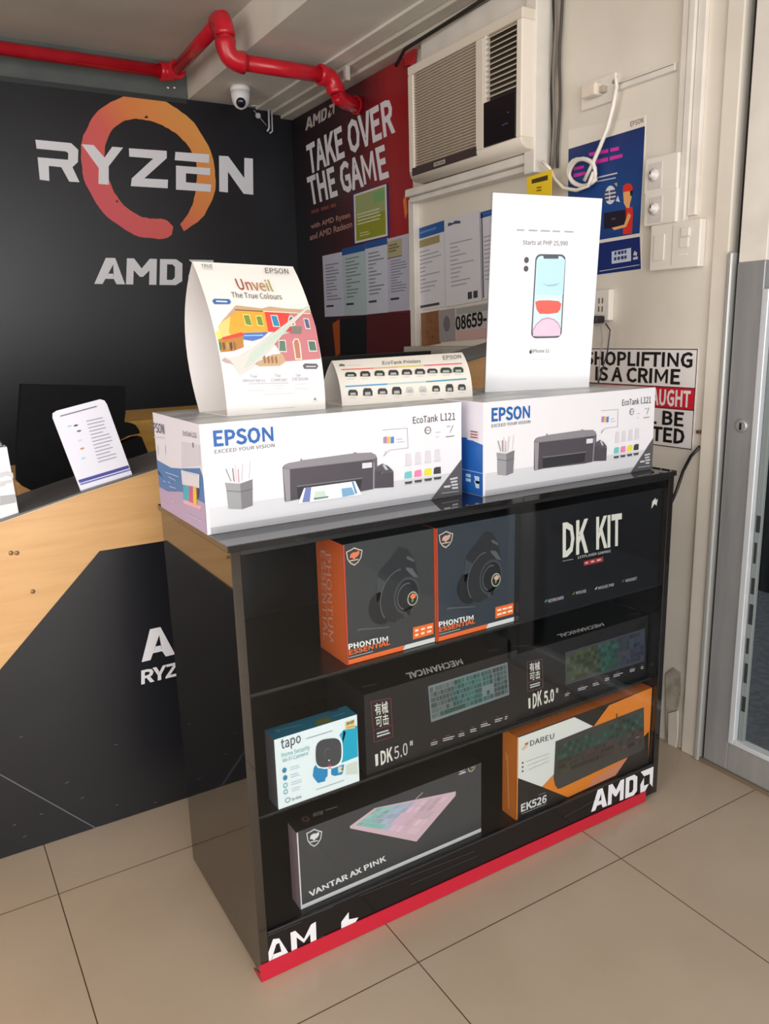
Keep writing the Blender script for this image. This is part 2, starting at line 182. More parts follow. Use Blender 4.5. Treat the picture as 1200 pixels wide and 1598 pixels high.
GLYPHS_R = """
, 276 120,-77,144,-7,140,-8,90,10,68,62,91,113,143,131,204,101,225,19,185,-110,72,-197,46,-133 5.7.6,4.7.5,4.8.7,3.8.4,3.1.8,1.9.8,2.1.3,0.9.1,11.9.0,11.10.9
- 344 305,318,305,237,40,237,40,318 2.0.3,2.1.0
. 276 87,110,138,131,188,110,209,56,188,2,138,-19,87,2,66,56 0.2.1,7.2.0,7.3.2,6.3.7,6.4.3,6.5.4
0 550 106,651,276,746,445,651,508,366,445,78,276,-19,106,78,44,366,371,594,276,662,181,594,143,366,181,136,276,68,371,136,409,366 0.9.1,9.2.1,0.10.9,8.2.9,7.10.0,8.3.2,7.11.10,15.3.8,15.4.3,6.11.7,6.12.11,14.4.15,6.13.12,13.4.14,13.5.4,5.13.6
1 550 244,81,244,612,114,612,114,680,203,702,270,733,346,733,346,81,492,81,492,-6,82,-6,82,81 4.6.5,4.1.6,1.7.6,3.1.4,2.1.3,0.7.1,10.0.11,10.7.0,10.8.7,10.9.8
2 550 291,319,371,523,339,622,243,661,163,637,92,574,31,634,132,716,254,746,413,686,472,527,392,302,194,78,240,82,299,84,507,84,507,-6,38,-6,38,56 7.9.8,6.9.7,6.3.9,3.2.9,2.10.9,6.4.3,6.5.4,1.10.2,1.11.10,0.11.1,18.11.0,18.12.11,13.15.14,13.16.15,12.16.13,18.16.12,17.16.18
5 550 71,151,148,92,250,68,356,113,400,234,360,352,254,394,194,383,134,350,79,385,104,733,468,733,468,644,194,644,176,448,219,466,279,474,438,417,504,236,429,48,260,-19,117,12,19,82 9.13.10,13.11.10,13.12.11,9.14.13,15.17.16,14.17.15,9.17.14,9.6.17,6.5.17,5.18.17,9.7.6,8.7.9,4.18.5,4.19.18,3.19.4,22.1.0,2.19.3,22.2.1,21.2.22,21.19.2,21.20.19
6 550 132,654,324,746,425,724,503,666,444,602,389,645,329,660,203,595,150,379,216,433,306,457,457,399,514,223,450,48,298,-19,120,73,50,347,381,108,416,223,384,336,290,378,221,358,149,290,195,122,299,65 0.2.1,0.3.2,0.6.3,6.5.3,5.4.3,0.7.6,16.7.0,16.8.7,9.11.10,8.11.9,8.20.11,20.19.11,19.12.11,16.20.8,16.21.20,16.22.21,15.22.16,18.12.19,15.23.22,17.12.18,17.13.12,15.24.23,24.13.17,14.24.15,14.13.24
9 550 106,126,165,83,229,68,348,133,402,349,336,295,244,270,94,329,38,504,101,679,252,746,432,658,503,395,421,77,234,-19,128,3,49,61,169,620,135,504,166,391,259,349,332,371,404,442,358,607,253,663 9.11.10,8.17.9,17.24.9,24.11.9,23.11.24,23.12.11,8.18.17,22.12.23,7.18.8,7.19.18,21.12.22,21.4.12,4.13.12,7.20.19,20.4.21,7.4.20,7.5.4,3.13.4,6.5.7,2.13.3,16.1.0,16.2.1,2.14.13,16.14.2,15.14.16
A 603 356,733,607,-6,498,-6,428,217,171,217,100,-6,-4,-6,246,733,369,405,332,527,297,647,302,647,268,527,231,405,197,300,402,300 6.10.7,10.0.7,10.11.0,11.1.0,6.12.10,12.9.10,12.9.11,9.1.11,8.1.9,6.13.12,15.1.8,6.14.13,6.4.14,4.15.14,4.3.15,3.1.15,6.5.4,2.1.3
B 652 316,733,499,691,571,550,543,448,465,389,465,390,570,335,613,213,534,48,332,-6,95,-6,95,733,430,455,469,538,428,623,303,649,197,649,197,424,299,424,460,113,510,216,462,311,318,341,197,341,197,79,318,79 10.16.11,16.0.11,16.1.0,16.15.1,15.14.1,14.2.1,10.17.16,13.2.14,13.3.2,12.3.13,18.3.12,18.5.3,5.4.3,10.23.17,23.18.17,23.5.18,23.22.5,22.6.5,10.24.23,21.6.22,21.7.6,20.7.21,19.7.20,19.8.7,25.8.19,10.25.24,10.8.25,10.9.8
C 633 145,644,379,746,499,718,587,652,531,583,462,635,382,654,220,577,158,366,218,152,379,73,468,94,547,158,605,90,502,9,373,-19,143,82,52,363 0.2.1,0.6.2,6.3.2,0.7.6,5.3.6,5.4.3,17.7.0,17.8.7,17.9.8,16.9.17,11.13.12,16.10.9,10.13.11,10.14.13,15.10.16,15.14.10
D 682 283,733,541,638,630,366,542,92,287,-6,95,-6,95,733,461,156,524,366,461,574,273,647,197,647,197,81,273,81 5.11.6,11.0.6,11.10.0,10.1.0,5.12.11,9.1.10,9.2.1,8.2.9,8.3.2,7.3.8,13.3.7,13.4.3,5.13.12,5.4.13
E 584 524,733,524,644,197,644,197,427,473,427,473,338,197,338,197,84,535,84,535,-6,95,-6,95,733 10.2.11,2.0.11,2.1.0,10.3.2,10.6.3,6.4.3,6.5.4,10.7.6,10.8.7,10.9.8
F 547 524,733,524,644,197,644,197,409,475,409,475,321,197,321,197,-6,95,-6,95,733 8.2.9,2.0.9,2.1.0,8.3.2,8.6.3,6.4.3,6.5.4,8.7.6
G 683 147,644,390,746,520,717,608,652,551,583,483,634,394,654,222,577,158,366,220,152,396,73,467,84,520,113,520,295,365,295,365,383,616,383,616,68,519,6,385,-19,145,82,52,363 0.2.1,0.6.2,6.3.2,0.7.6,5.3.6,5.4.3,21.7.0,21.8.7,14.16.15,14.13.16,13.17.16,21.9.8,20.9.21,12.17.13,20.10.9,11.17.12,10.17.11,19.10.20,19.17.10,19.18.17
H 722 197,733,197,428,525,428,525,733,629,733,629,-6,525,-6,525,338,197,338,197,-6,95,-6,95,733 10.0.11,10.1.0,2.4.3,2.5.4,10.8.1,8.2.1,8.7.2,7.5.2,10.9.8,6.5.7
I 291 197,733,197,-6,95,-6,95,733 2.0.3,2.1.0
K 641 197,733,197,368,191,368,495,733,614,733,381,451,647,-6,531,-6,316,369,197,228,197,-6,95,-6,95,733 11.0.12,11.2.0,2.1.0,2.4.3,2.5.4,2.8.5,8.6.5,2.9.8,7.6.8,11.9.2,11.10.9
L 539 197,733,197,84,515,84,515,-6,95,-6,95,733 4.0.5,4.1.0,4.2.1,4.3.2
M 805 214,733,354,340,381,265,406,192,402,192,426,264,451,340,591,733,711,733,711,-6,614,-6,614,403,618,510,626,611,632,611,575,449,436,68,367,68,228,449,171,611,177,611,184,510,188,403,188,-6,95,-6,95,733 24.19.25,19.0.25,19.20.0,20.1.0,6.13.7,13.8.7,13.14.8,14.9.8,24.21.19,21.18.19,21.1.20,6.12.13,15.12.14,12.9.14,6.15.12,15.11.12,24.22.21,18.1.21,6.16.15,17.1.18,24.23.22,17.2.1,5.16.6,17.4.2,4.3.2,4.16.5,17.16.4
N 717 197,733,464,272,541,125,536,125,528,233,524,349,524,733,623,733,623,-6,519,-6,253,456,176,603,182,603,188,497,192,382,192,-6,95,-6,95,733 16.11.17,11.0.17,11.12.0,12.1.0,5.7.6,5.8.7,16.13.11,13.10.11,13.10.12,10.1.12,16.14.13,9.1.10,16.15.14,4.8.5,9.3.1,3.2.1,3.8.4,9.8.3
O 736 140,644,368,746,596,644,684,366,596,85,368,-19,140,85,52,366,520,577,368,653,216,577,158,366,216,153,368,74,520,153,578,366 0.9.1,9.2.1,0.10.9,8.2.9,7.10.0,8.3.2,7.11.10,15.3.8,6.11.7,15.4.3,6.12.11,14.4.15,6.13.12,13.4.14,13.5.4,5.13.6
P 628 308,733,508,685,585,514,509,339,312,284,197,284,197,-6,95,-6,95,733,438,405,482,514,436,618,295,647,197,647,197,370,299,370 7.13.8,13.0.8,13.1.0,13.12.1,12.11.1,11.2.1,7.14.13,10.2.11,10.3.2,9.3.10,15.3.9,7.5.14,5.15.14,5.3.15,5.4.3,7.6.5
R 630 440,422,484,524,440,619,313,647,197,647,197,388,313,388,197,303,197,-6,95,-6,95,733,328,733,514,687,587,524,541,383,425,316,612,-6,496,-6,319,303 9.4.10,4.11.10,4.12.11,4.3.12,3.2.12,2.13.12,9.5.4,1.13.2,1.14.13,0.14.1,6.14.0,9.7.5,7.6.5,7.14.6,7.15.14,7.18.15,18.16.15,9.8.7,17.16.18
S 591 101,165,196,97,302,73,411,105,449,186,416,263,331,310,226,356,125,421,75,548,142,690,310,746,433,720,532,652,477,585,400,636,311,654,216,626,181,554,218,480,298,438,401,393,510,321,555,193,486,43,302,-19,157,11,39,93 10.12.11,10.13.12,9.17.10,17.16.10,16.13.10,15.13.16,15.14.13,9.18.17,9.19.18,8.19.9,8.20.19,8.21.20,7.21.8,7.22.21,6.22.7,6.23.22,5.23.6,4.23.5,4.24.23,3.24.4,27.1.0,2.24.3,27.2.1,26.2.27,26.24.2,26.25.24
T 594 25,644,25,733,569,733,569,644,349,644,349,-6,245,-6,245,644 0.2.1,0.3.2,7.3.0,6.4.7,4.3.7,6.5.4
U 715 92,733,194,733,194,298,242,121,358,74,476,121,525,298,525,733,625,733,625,299,548,52,358,-19,167,52,92,299 13.1.0,13.2.1,6.8.7,6.9.8,12.2.13,6.10.9,5.10.6,12.3.2,4.10.5,12.4.3,12.10.4,12.11.10
V 570 101,733,221,335,255,215,290,99,285,99,320,215,355,335,473,733,578,733,343,-6,229,-6,-7,733 10.0.11,10.1.0,6.8.7,6.9.8,10.2.1,5.9.6,10.4.2,4.3.2,4.9.5,10.9.4
W 871 125,733,202,332,224,215,245,101,239,101,263,215,290,333,391,733,484,733,587,333,613,215,637,101,634,101,653,215,673,332,752,733,851,733,699,-6,579,-6,468,437,449,521,433,598,438,598,421,521,402,437,293,-6,175,-6,19,733 26.0.27,26.1.0,6.8.7,6.21.8,21.22.8,22.9.8,14.16.15,14.17.16,6.23.21,23.20.21,23.20.22,20.9.22,19.9.20,6.24.23,18.9.19,6.25.24,5.25.6,18.10.9,26.2.1,13.17.14,18.12.10,12.11.10,4.3.5,3.25.5,26.3.2,12.17.13,26.25.3,18.17.12
X 568 21,733,135,733,236,544,263,494,292,440,289,440,314,494,339,544,438,733,547,733,346,371,562,-6,448,-6,338,194,309,250,277,309,280,309,252,250,223,194,117,-6,7,-6,223,376 21.1.0,21.2.1,7.9.8,7.10.9,21.3.2,6.10.7,21.5.3,5.4.3,5.10.6,21.10.5,20.15.21,15.10.21,15.16.10,16.11.10,20.17.15,17.14.15,17.14.16,14.11.16,20.18.17,13.11.14,20.19.18,12.11.13
Y 527 -10,733,100,733,196,524,231,445,265,368,262,368,298,445,334,524,429,733,537,733,314,280,314,-6,212,-6,212,280 13.1.0,13.2.1,7.9.8,7.10.9,6.10.7,13.3.2,5.4.6,4.10.6,13.4.3,13.10.4,12.10.13,12.11.10
a 558 134,280,382,345,361,431,277,471,191,454,114,412,74,484,171,535,293,558,440,496,485,332,485,-6,400,-6,392,59,395,59,312,5,215,-19,99,23,52,140,383,273,203,227,152,145,177,85,241,66,312,83,383,134 7.9.8,6.9.7,6.3.9,3.2.9,2.10.9,5.4.6,4.3.6,1.10.2,0.10.1,0.19.10,19.11.10,18.20.0,20.19.0,25.11.19,18.21.20,18.22.21,17.22.18,24.14.25,14.11.25,17.23.22,23.14.24,17.13.23,13.14.23,17.15.13,15.12.13,15.11.14,16.15.17,12.11.15
c 506 124,482,310,558,403,539,475,490,423,422,370,458,315,470,197,415,151,269,196,123,312,68,379,83,440,124,486,53,399,0,303,-19,119,57,46,269 0.2.1,0.3.2,0.6.3,6.5.3,5.4.3,17.7.0,7.6.0,17.8.7,16.8.17,16.9.8,11.13.12,16.10.9,10.13.11,16.13.10,15.13.16,15.14.13
d 615 118,480,285,558,370,541,431,501,427,582,427,795,529,795,529,-6,444,-6,436,58,440,58,368,4,274,-19,108,57,47,269,427,417,365,458,302,470,196,415,152,270,190,122,295,69,363,87,427,140 4.6.5,4.7.6,3.7.4,0.2.1,0.3.2,0.17.3,17.16.3,16.15.3,15.7.3,14.18.0,18.17.0,23.7.15,14.19.18,14.20.19,13.20.14,22.10.23,10.7.23,13.21.20,21.10.22,13.9.21,9.10.21,13.8.9,11.7.10,12.11.13,11.8.13,8.7.11
e 549 121,481,293,559,457,488,514,300,512,271,509,242,149,242,198,115,320,65,390,76,457,110,494,39,409,-3,309,-19,122,57,46,269,388,433,295,474,197,432,148,318,421,318 0.2.1,0.17.2,17.16.2,16.3.2,15.18.0,18.17.0,20.3.16,15.19.18,15.20.19,15.3.20,15.4.3,15.5.4,14.6.15,6.5.15,14.7.6,14.8.7,9.11.10,8.11.9,14.11.8,13.11.14,13.12.11
h 602 188,795,188,573,185,474,256,531,357,558,487,502,527,342,527,-6,426,-6,426,329,402,435,329,467,258,447,188,388,188,-6,86,-6,86,795 15.0.16,15.1.0,15.2.1,3.5.4,2.5.3,2.11.5,11.10.5,10.6.5,15.13.2,13.12.2,12.11.2,9.6.10,15.14.13,9.7.6,8.7.9
i 273 89,757,137,775,185,757,203,710,185,662,137,644,89,662,71,710,188,544,188,-6,86,-6,86,544 10.8.11,10.9.8,0.2.1,0.3.2,7.3.0,7.4.3,6.4.7,5.4.6
k 547 186,795,186,261,182,261,410,544,526,544,341,321,548,-6,436,-6,281,250,186,140,186,-6,86,-6,86,795 11.0.12,11.2.0,2.1.0,2.4.3,2.5.4,2.8.5,8.6.5,11.9.2,9.8.2,7.6.8,11.10.9
l 282 86,795,188,795,188,102,195,75,209,68,214,68,231,71,246,-9,218,-16,186,-19,109,14,86,106 11.1.0,11.2.1,10.2.11,10.3.2,10.4.3,5.7.6,4.7.5,10.7.4,9.7.10,9.8.7
m 918 171,544,180,466,174,466,251,531,344,558,445,530,494,458,576,529,672,558,799,502,840,342,840,-6,738,-6,738,329,715,435,643,467,582,448,513,388,513,-6,412,-6,412,329,388,435,317,467,256,448,188,388,188,-6,86,-6,86,544 7.9.8,3.5.4,26.0.27,26.2.0,2.1.0,2.5.3,2.22.5,22.6.5,6.9.7,6.15.9,15.14.9,14.10.9,6.16.15,2.23.22,21.6.22,26.24.2,24.23.2,21.16.6,21.17.16,20.17.21,13.10.14,26.25.24,20.18.17,13.11.10,19.18.20,12.11.13
n 605 171,544,180,466,175,466,256,531,357,558,487,502,527,342,527,-6,426,-6,426,329,402,435,329,467,258,447,188,388,188,-6,86,-6,86,544 3.5.4,15.0.16,15.2.0,2.1.0,2.5.3,2.11.5,11.10.5,10.6.5,2.12.11,15.13.2,13.12.2,9.6.10,15.14.13,9.7.6,8.7.9
o 601 122,482,301,559,479,482,555,269,479,57,301,-19,122,57,46,269,409,415,301,470,192,415,151,269,192,123,301,69,409,123,451,269 0.2.1,7.10.0,10.9.0,9.2.0,9.8.2,8.3.2,7.11.10,15.3.8,14.3.15,7.12.11,6.12.7,14.4.3,13.4.14,6.13.12,6.4.13,5.4.6
p 615 171,544,179,482,175,482,255,535,349,558,512,482,568,278,496,59,329,-19,252,-2,186,39,188,-45,188,-233,86,-233,86,544,430,418,325,470,259,452,188,400,188,122,255,81,313,69,419,124,462,277 3.5.4,13.0.14,13.2.0,2.1.0,2.5.3,13.18.2,18.17.2,17.16.2,16.5.2,16.15.5,15.6.5,23.6.15,13.19.18,23.7.6,22.7.23,21.7.22,13.10.19,10.20.19,10.21.20,10.7.21,10.8.7,13.11.10,9.8.10,13.12.11
r 385 171,544,180,446,174,446,241,527,329,558,362,555,393,544,374,455,345,463,318,465,250,438,188,344,188,-6,86,-6,86,544 3.5.4,3.6.5,13.0.14,13.2.0,2.1.0,3.7.6,2.9.3,9.8.3,8.7.3,2.10.9,13.11.2,11.10.2,13.12.11
s 464 74,130,151,81,235,63,311,87,335,141,298,201,216,239,107,293,55,400,106,513,247,558,342,540,422,493,371,427,311,463,248,476,176,454,154,404,187,351,266,316,379,260,434,147,382,30,232,-19,120,3,24,60 9.11.10,9.12.11,8.16.9,16.15.9,15.12.9,15.14.12,14.13.12,8.17.16,8.18.17,7.18.8,7.19.18,7.20.19,6.20.7,6.21.20,5.21.6,4.21.5,4.22.21,3.22.4,25.1.0,2.22.3,25.2.1,25.22.2,24.22.25,24.23.22
t 374 101,459,21,459,21,539,107,544,117,696,203,696,203,544,350,544,350,459,203,459,203,164,220,92,281,66,311,70,346,83,367,3,312,-12,259,-19,136,32,101,166 3.5.4,3.6.5,3.7.6,3.8.7,2.8.3,1.8.2,0.8.1,19.9.0,9.8.0,19.10.9,18.10.19,18.11.10,18.12.11,13.15.14,12.15.13,18.15.12,17.15.18,17.16.15
u 602 78,544,180,544,180,209,203,103,276,71,347,92,416,159,416,544,517,544,517,-6,431,-6,424,79,429,79,349,9,249,-19,119,36,78,197 16.1.0,16.2.1,6.8.7,6.9.8,16.3.2,15.3.16,5.12.6,12.9.6,15.4.3,4.11.5,11.12.5,4.10.11,13.9.12,15.13.4,13.10.4,14.13.15,10.9.13
v 517 111,544,214,234,239,154,262,79,259,79,282,154,307,234,410,544,512,544,317,-6,203,-6,5,544 10.0.11,10.1.0,6.8.7,6.9.8,10.2.1,5.9.6,4.3.5,3.9.5,10.3.2,10.9.3
w 795 123,544,205,228,221,153,236,83,232,83,248,153,266,229,352,544,449,544,534,229,553,153,571,83,567,83,582,153,599,228,678,544,777,544,628,-6,509,-6,431,289,412,365,395,440,399,440,383,365,364,287,286,-6,172,-6,19,544 26.0.27,26.1.0,6.8.7,6.21.8,21.22.8,22.9.8,14.16.15,14.17.16,6.23.21,23.20.21,23.20.22,20.9.22,19.9.20,6.24.23,18.9.19,6.25.24,18.10.9,5.25.6,13.17.14,26.2.1,18.12.10,12.11.10,4.3.5,3.25.5,12.17.13,26.3.2,26.25.3,18.17.12
y 517 50,-142,75,-149,95,-152,167,-120,212,-39,223,-1,5,544,111,544,222,242,248,167,274,93,270,93,291,166,313,242,411,544,512,544,307,-48,231,-183,101,-238,64,-235,30,-225 5.7.6,5.8.7,13.15.14,13.16.15,5.9.8,12.16.13,5.11.9,11.10.9,11.16.12,5.16.11,4.16.5,3.16.4,3.17.16,2.17.3,20.1.0,20.2.1,20.17.2,20.18.17,19.18.20
z 471 308,459,60,459,60,544,439,544,439,488,160,79,448,79,448,-6,29,-6,29,50 1.3.2,1.4.3,1.0.4,0.5.4,9.5.0,9.6.5,9.7.6,8.7.9
"""
def read_glyphs(txt):
    d = {}
    for ln in txt.strip().split('\n'):
        ch, adv, vs, fs = ln.split(' '); vs = [int(v)/1000 for v in vs.split(',')]
        d[ch] = (int(adv)/1000, list(zip(vs[::2], vs[1::2])), [tuple(int(i) for i in q.split('.')) for q in fs.split(',')])
    return d
GLYPHS = {True: read_glyphs(GLYPHS_B), False: read_glyphs(GLYPHS_R)}
GLYPHS[True]['M'] = (.86, [(.075, 0), (.2, 0), (.2, .733), (.075, .733), (.66, 0), (.785, 0), (.785, .733), (.66, .733), (.2, .50), (.43, .06), (.43, .30), (.66, .50)], [(0, 1, 2, 3), (4, 5, 6, 7), (8, 9, 10, 2), (9, 11, 7, 10)])
GLYPHS[True]['N'] = (.76, [(.08, 0), (.205, 0), (.205, .733), (.08, .733), (.555, 0), (.68, 0), (.68, .733), (.555, .733), (.205, .49), (.555, .235)], [(0, 1, 2, 3), (4, 5, 6, 7), (8, 4, 9, 2)])
_text = {}
def text_mesh(s, bold, shear):
    key = (s, bold, shear); G = GLYPHS[bold >= .015]
    if key not in _text and all(c == ' ' or c in G for c in s):
        vs, fs, x0 = [], [], 0
        for c in s:
            if c == ' ': x0 += .24; continue
            adv, v, f = G[c]; n = len(vs); vs += [(x+x0+shear*y, y) for x, y in v]; fs += [tuple(n+i for i in q) for q in f]; x0 += adv
        a, b = min(v[0] for v in vs), max(v[0] for v in vs); base = min(0, min(v[1] for v in vs)) if not any(ch in s for ch in 'gjpqy') else 0.0
        base = 0.0; top_ = .727
        _text[key] = ([((x-a)/(b-a), (y-base)/(top_-base)) for x, y in vs], fs)
    if key not in _text:
        c = bpy.data.curves.new('glyphs', 'FONT'); c.body = s; c.resolution_u = 3; c.offset = bold; c.shear = shear
        o = bpy.data.objects.new('glyphs', c); COL.objects.link(o)
        me = bpy.data.meshes.new_from_object(o.evaluated_get(bpy.context.evaluated_depsgraph_get()))
        vs = [(v.co.x, v.co.y) for v in me.vertices]; fs = [tuple(p.vertices) for p in me.polygons]
        x0, x1 = min(v[0] for v in vs), max(v[0] for v in vs); y0, y1 = min(v[1] for v in vs), max(v[1] for v in vs)
        _text[key] = ([((x-x0)/(x1-x0), (y-y0)/(y1-y0)) for x, y in vs], fs)
        bpy.data.objects.remove(o); bpy.data.curves.remove(c); bpy.data.meshes.remove(me)
    return _text[key]

ORG = {}
class MB:
    """collects faces in several materials and links them as ONE mesh object"""
    def __init__(s): s.v, s.f, s.mi, s.ms, s.sm = [], [], [], [], []
    def m(s, mt):
        if mt not in s.ms: s.ms.append(mt)
        return s.ms.index(mt)
    def face(s, pts, mt, smooth=False):
        n = len(s.v); s.v += [tuple(p) for p in pts]; s.f.append(tuple(range(n, n+len(pts)))); s.mi.append(s.m(mt)); s.sm.append(smooth)
    def grid(s, rows, mt, closed=False, smooth=True, cap=False):
        n = len(s.v); w = len(rows[0]); k = s.m(mt)
        for r in rows: s.v += [tuple(p) for p in r]
        for i in range(len(rows)-1):
            for j in range(w if closed else w-1):
                a, b = n+i*w+j, n+i*w+(j+1) % w
                s.f.append((a, b, b+w, a+w)); s.mi.append(k); s.sm.append(smooth)
        if cap:
            s.f.append(tuple(n+j for j in range(w))[::-1]); s.mi.append(k); s.sm.append(False)
            q = n+(len(rows)-1)*w
            s.f.append(tuple(q+j for j in range(w))); s.mi.append(k); s.sm.append(False)
        return s
    def hexa(s, b, t, mt):                      # bottom quad, top quad (same winding)
        s.face(b[::-1], mt); s.face(t, mt)
        for i in range(len(b)):
            j = (i+1) % len(b); s.face([b[i], b[j], t[j], t[i]], mt)
        return s
    def box(s, a, b, mt, bev=0.0):
        x0, x1 = sorted((a[0], b[0])); y0, y1 = sorted((a[1], b[1])); z0, z1 = sorted((a[2], b[2]))
        if bev > 0:
            bm = bmesh.new(); bmesh.ops.create_cube(bm, size=1)
            bmesh.ops.scale(bm, vec=(x1-x0, y1-y0, z1-z0), verts=bm.verts)
            bmesh.ops.translate(bm, vec=((x0+x1)/2, (y0+y1)/2, (z0+z1)/2), verts=bm.verts)
            bmesh.ops.bevel(bm, geom=list(bm.edges), offset=bev, segments=2, profile=.5, affect='EDGES')
            n = len(s.v); k = s.m(mt); bm.verts.index_update()
            s.v += [tuple(v.co) for v in bm.verts]
            for f in bm.faces: s.f.append(tuple(n+v.index for v in f.verts)); s.mi.append(k); s.sm.append(False)
            bm.free(); return s
        q = lambda z: [(x0, y0, z), (x1, y0, z), (x1, y1, z), (x0, y1, z)]
        return s.hexa(q(z0), q(z1), mt)
    def slab(s, face, pts, mt, t0, t1):         # a polygon on a face, given thickness
        a = [face.p(u, v, t0) for u, v in pts]; b = [face.p(u, v, t1) for u, v in pts]
        return s.hexa(a, b, mt)
    def tube(s, pts, rad, mt, n=10, cap=True):
        pts = [Vector(p) for p in pts]; rows = []; prev = None
        for i, p in enumerate(pts):
            d = ((pts[min(i+1, len(pts)-1)]-p).normalized() + (p-pts[max(i-1, 0)]).normalized()).normalized()
            if prev is None:
                prev = d.orthogonal().normalized()
            prev = (prev - d*prev.dot(d)).normalized(); w = d.cross(prev)
            r = rad[i] if isinstance(rad, (list, tuple)) else rad
            rows.append([p+(prev*math.cos(2*PI*k/n)+w*math.sin(2*PI*k/n))*r for k in range(n)])
        return s.grid(rows, mt, closed=True, cap=cap)
    def lathe(s, c, axis, prof, mt, n=24):      # prof: (distance along axis, radius)
        c, axis = Vector(c), Vector(axis).normalized(); a = axis.orthogonal().normalized(); b = axis.cross(a)
        return s.grid([[c+axis*h+(a*math.cos(2*PI*k/n)+b*math.sin(2*PI*k/n))*r for k in range(n)] for h, r in prof], mt, closed=True, cap=True)
    # prints
    def uvpoly(s, face, uvs, mt, layer=1):
        off = .0004*layer
        if face.lim:
            for k, v, up in ((0, .0006, True), (0, face.lim[0]-.0006, False), (1, .0006, True), (1, face.lim[1]-.0006, False)): uvs = clip(list(uvs), k, v, up) if len(uvs) > 2 else uvs
            if len(uvs) < 3: return s
        if face.bend:
            H = face.bend[0]; bands = 28
            for i in range(-1, bands+1):
                q = clip(clip(uvs, 1, H*i/bands, True), 1, H*(i+1)/bands, False)
                if len(q) > 2: s.face([face.p(u, v, off) for u, v in q], mt)
        else: s.face([face.p(u, v, off) for u, v in uvs], mt)
        return s
    def poly(s, face, pts, mt, layer=1): return s.uvpoly(face, [face.uv(*p) for p in pts], mt, layer)
    def line(s, face, p, q, w, mt, layer=1):    # a ruled line, w metres thick
        a, b = Vector(face.uv(*p)), Vector(face.uv(*q)); d = (b-a).normalized(); n = Vector((-d.y, d.x))*w/2
        return s.uvpoly(face, [tuple(a-n), tuple(b-n), tuple(b+n), tuple(a+n)], mt, layer)
    def ellipse(s, face, c, rx, ry, mt, layer=1, rot=0, n=24, ring=None, a0=0, a1=2*PI):
        cu, cv = face.uv(*c)
        def pt(t, k=1.0):
            x, y = rx*k*math.cos(t), ry*k*math.sin(t)
            return cu+x*math.cos(rot)-y*math.sin(rot), cv+x*math.sin(rot)+y*math.cos(rot)
        if ring is None: return s.uvpoly(face, [pt(2*PI*i/n) for i in range(n)], mt, layer)
        for i in range(n):
            t, w = a0+(a1-a0)*i/n, a0+(a1-a0)*(i+1)/n
            s.uvpoly(face, [pt(t, ring), pt(t), pt(w), pt(w, ring)], mt, layer)
        return s
    def text(s, face, txt, bl, br, tl, mt, layer=2, bold=0.0, shear=0.0):
        vs, fs = text_mesh(txt, bold, shear)
        B, R, T = (Vector(face.uv(*q)) for q in (bl, br, tl)); off = .0004*layer
        n = len(s.v); k = s.m(mt)
        for x, y in vs:
            q = B+(R-B)*x+(T-B)*y; s.v.append(tuple(face.p(q.x, q.y, off)))
        for f in fs: s.f.append(tuple(n+i for i in f)); s.mi.append(k); s.sm.append(False)
        return s
    def quad(s, face, c, mt, layer=1): return s.poly(face, c, mt, layer)
    def build(s, name, parent=None, at=None, bevel=0.0):
        o = Vector(ORG[parent.name]) if parent else (Vector(at) if at else Vector((0, 0, 0)))
        me = bpy.data.meshes.new(name)
        me.from_pydata([tuple(Vector(v)-o) for v in s.v], [], s.f)
        for mt in s.ms: me.materials.append(mt)
        for p, i, sm in zip(me.polygons, s.mi, s.sm): p.material_index = i; p.use_smooth = sm
        me.update()
        ob = bpy.data.objects.new(name, me); COL.objects.link(ob); ORG[ob.name] = tuple(o)
        if parent: ob.parent = parent
        else: ob.location = o
        if bevel:
            md = ob.modifiers.new('bevel', 'BEVEL'); md.width = bevel; md.segments = 2; md.limit_method = 'ANGLE'
        return ob
def tag(o, label, cat, group=None):
    o['label'] = label; o['category'] = cat
    if group: o['group'] = group
    return o
def thing(name, label, cat, at, group=None):
    o = bpy.data.objects.new(name, None); o.location = at; o.empty_display_size = .05; COL.objects.link(o); ORG[o.name] = tuple(at)
    return tag(o, label, cat, group)
def structure(mb, name):
    o = mb.build(name); o['kind'] = 'structure'; return o
def lerp2(q, u, v):                             # bilinear point in a pixel quad TL, TR, BR, BL
    (ax, ay), (bx, by), (cx, cy), (dx, dy) = q
    x = (ax*(1-u)+bx*u)*(1-v)+(dx*(1-u)+cx*u)*v; y = (ay*(1-u)+by*u)*(1-v)+(dy*(1-u)+cy*u)*v
    return x, y
def sub(q, u0, v0, u1, v1): return [lerp2(q, u0, v0), lerp2(q, u1, v0), lerp2(q, u1, v1), lerp2(q, u0, v1)]
def small_print(mb, face, q, rows, mt, layer=2, cols=1, fill=.5, lo=.55, hi=1.0):   # unreadably small lines of type
    for i in range(rows):
        for c in range(cols):
            w = random.uniform(lo, hi); v0 = (i+.5-fill/2)/rows
            mb.poly(face, sub(q, c/cols+.02, v0, (c+w)/cols-.02, v0+fill/rows), mt, layer)

XR = 1.856      # right wall
YB = 3.874      # back wall

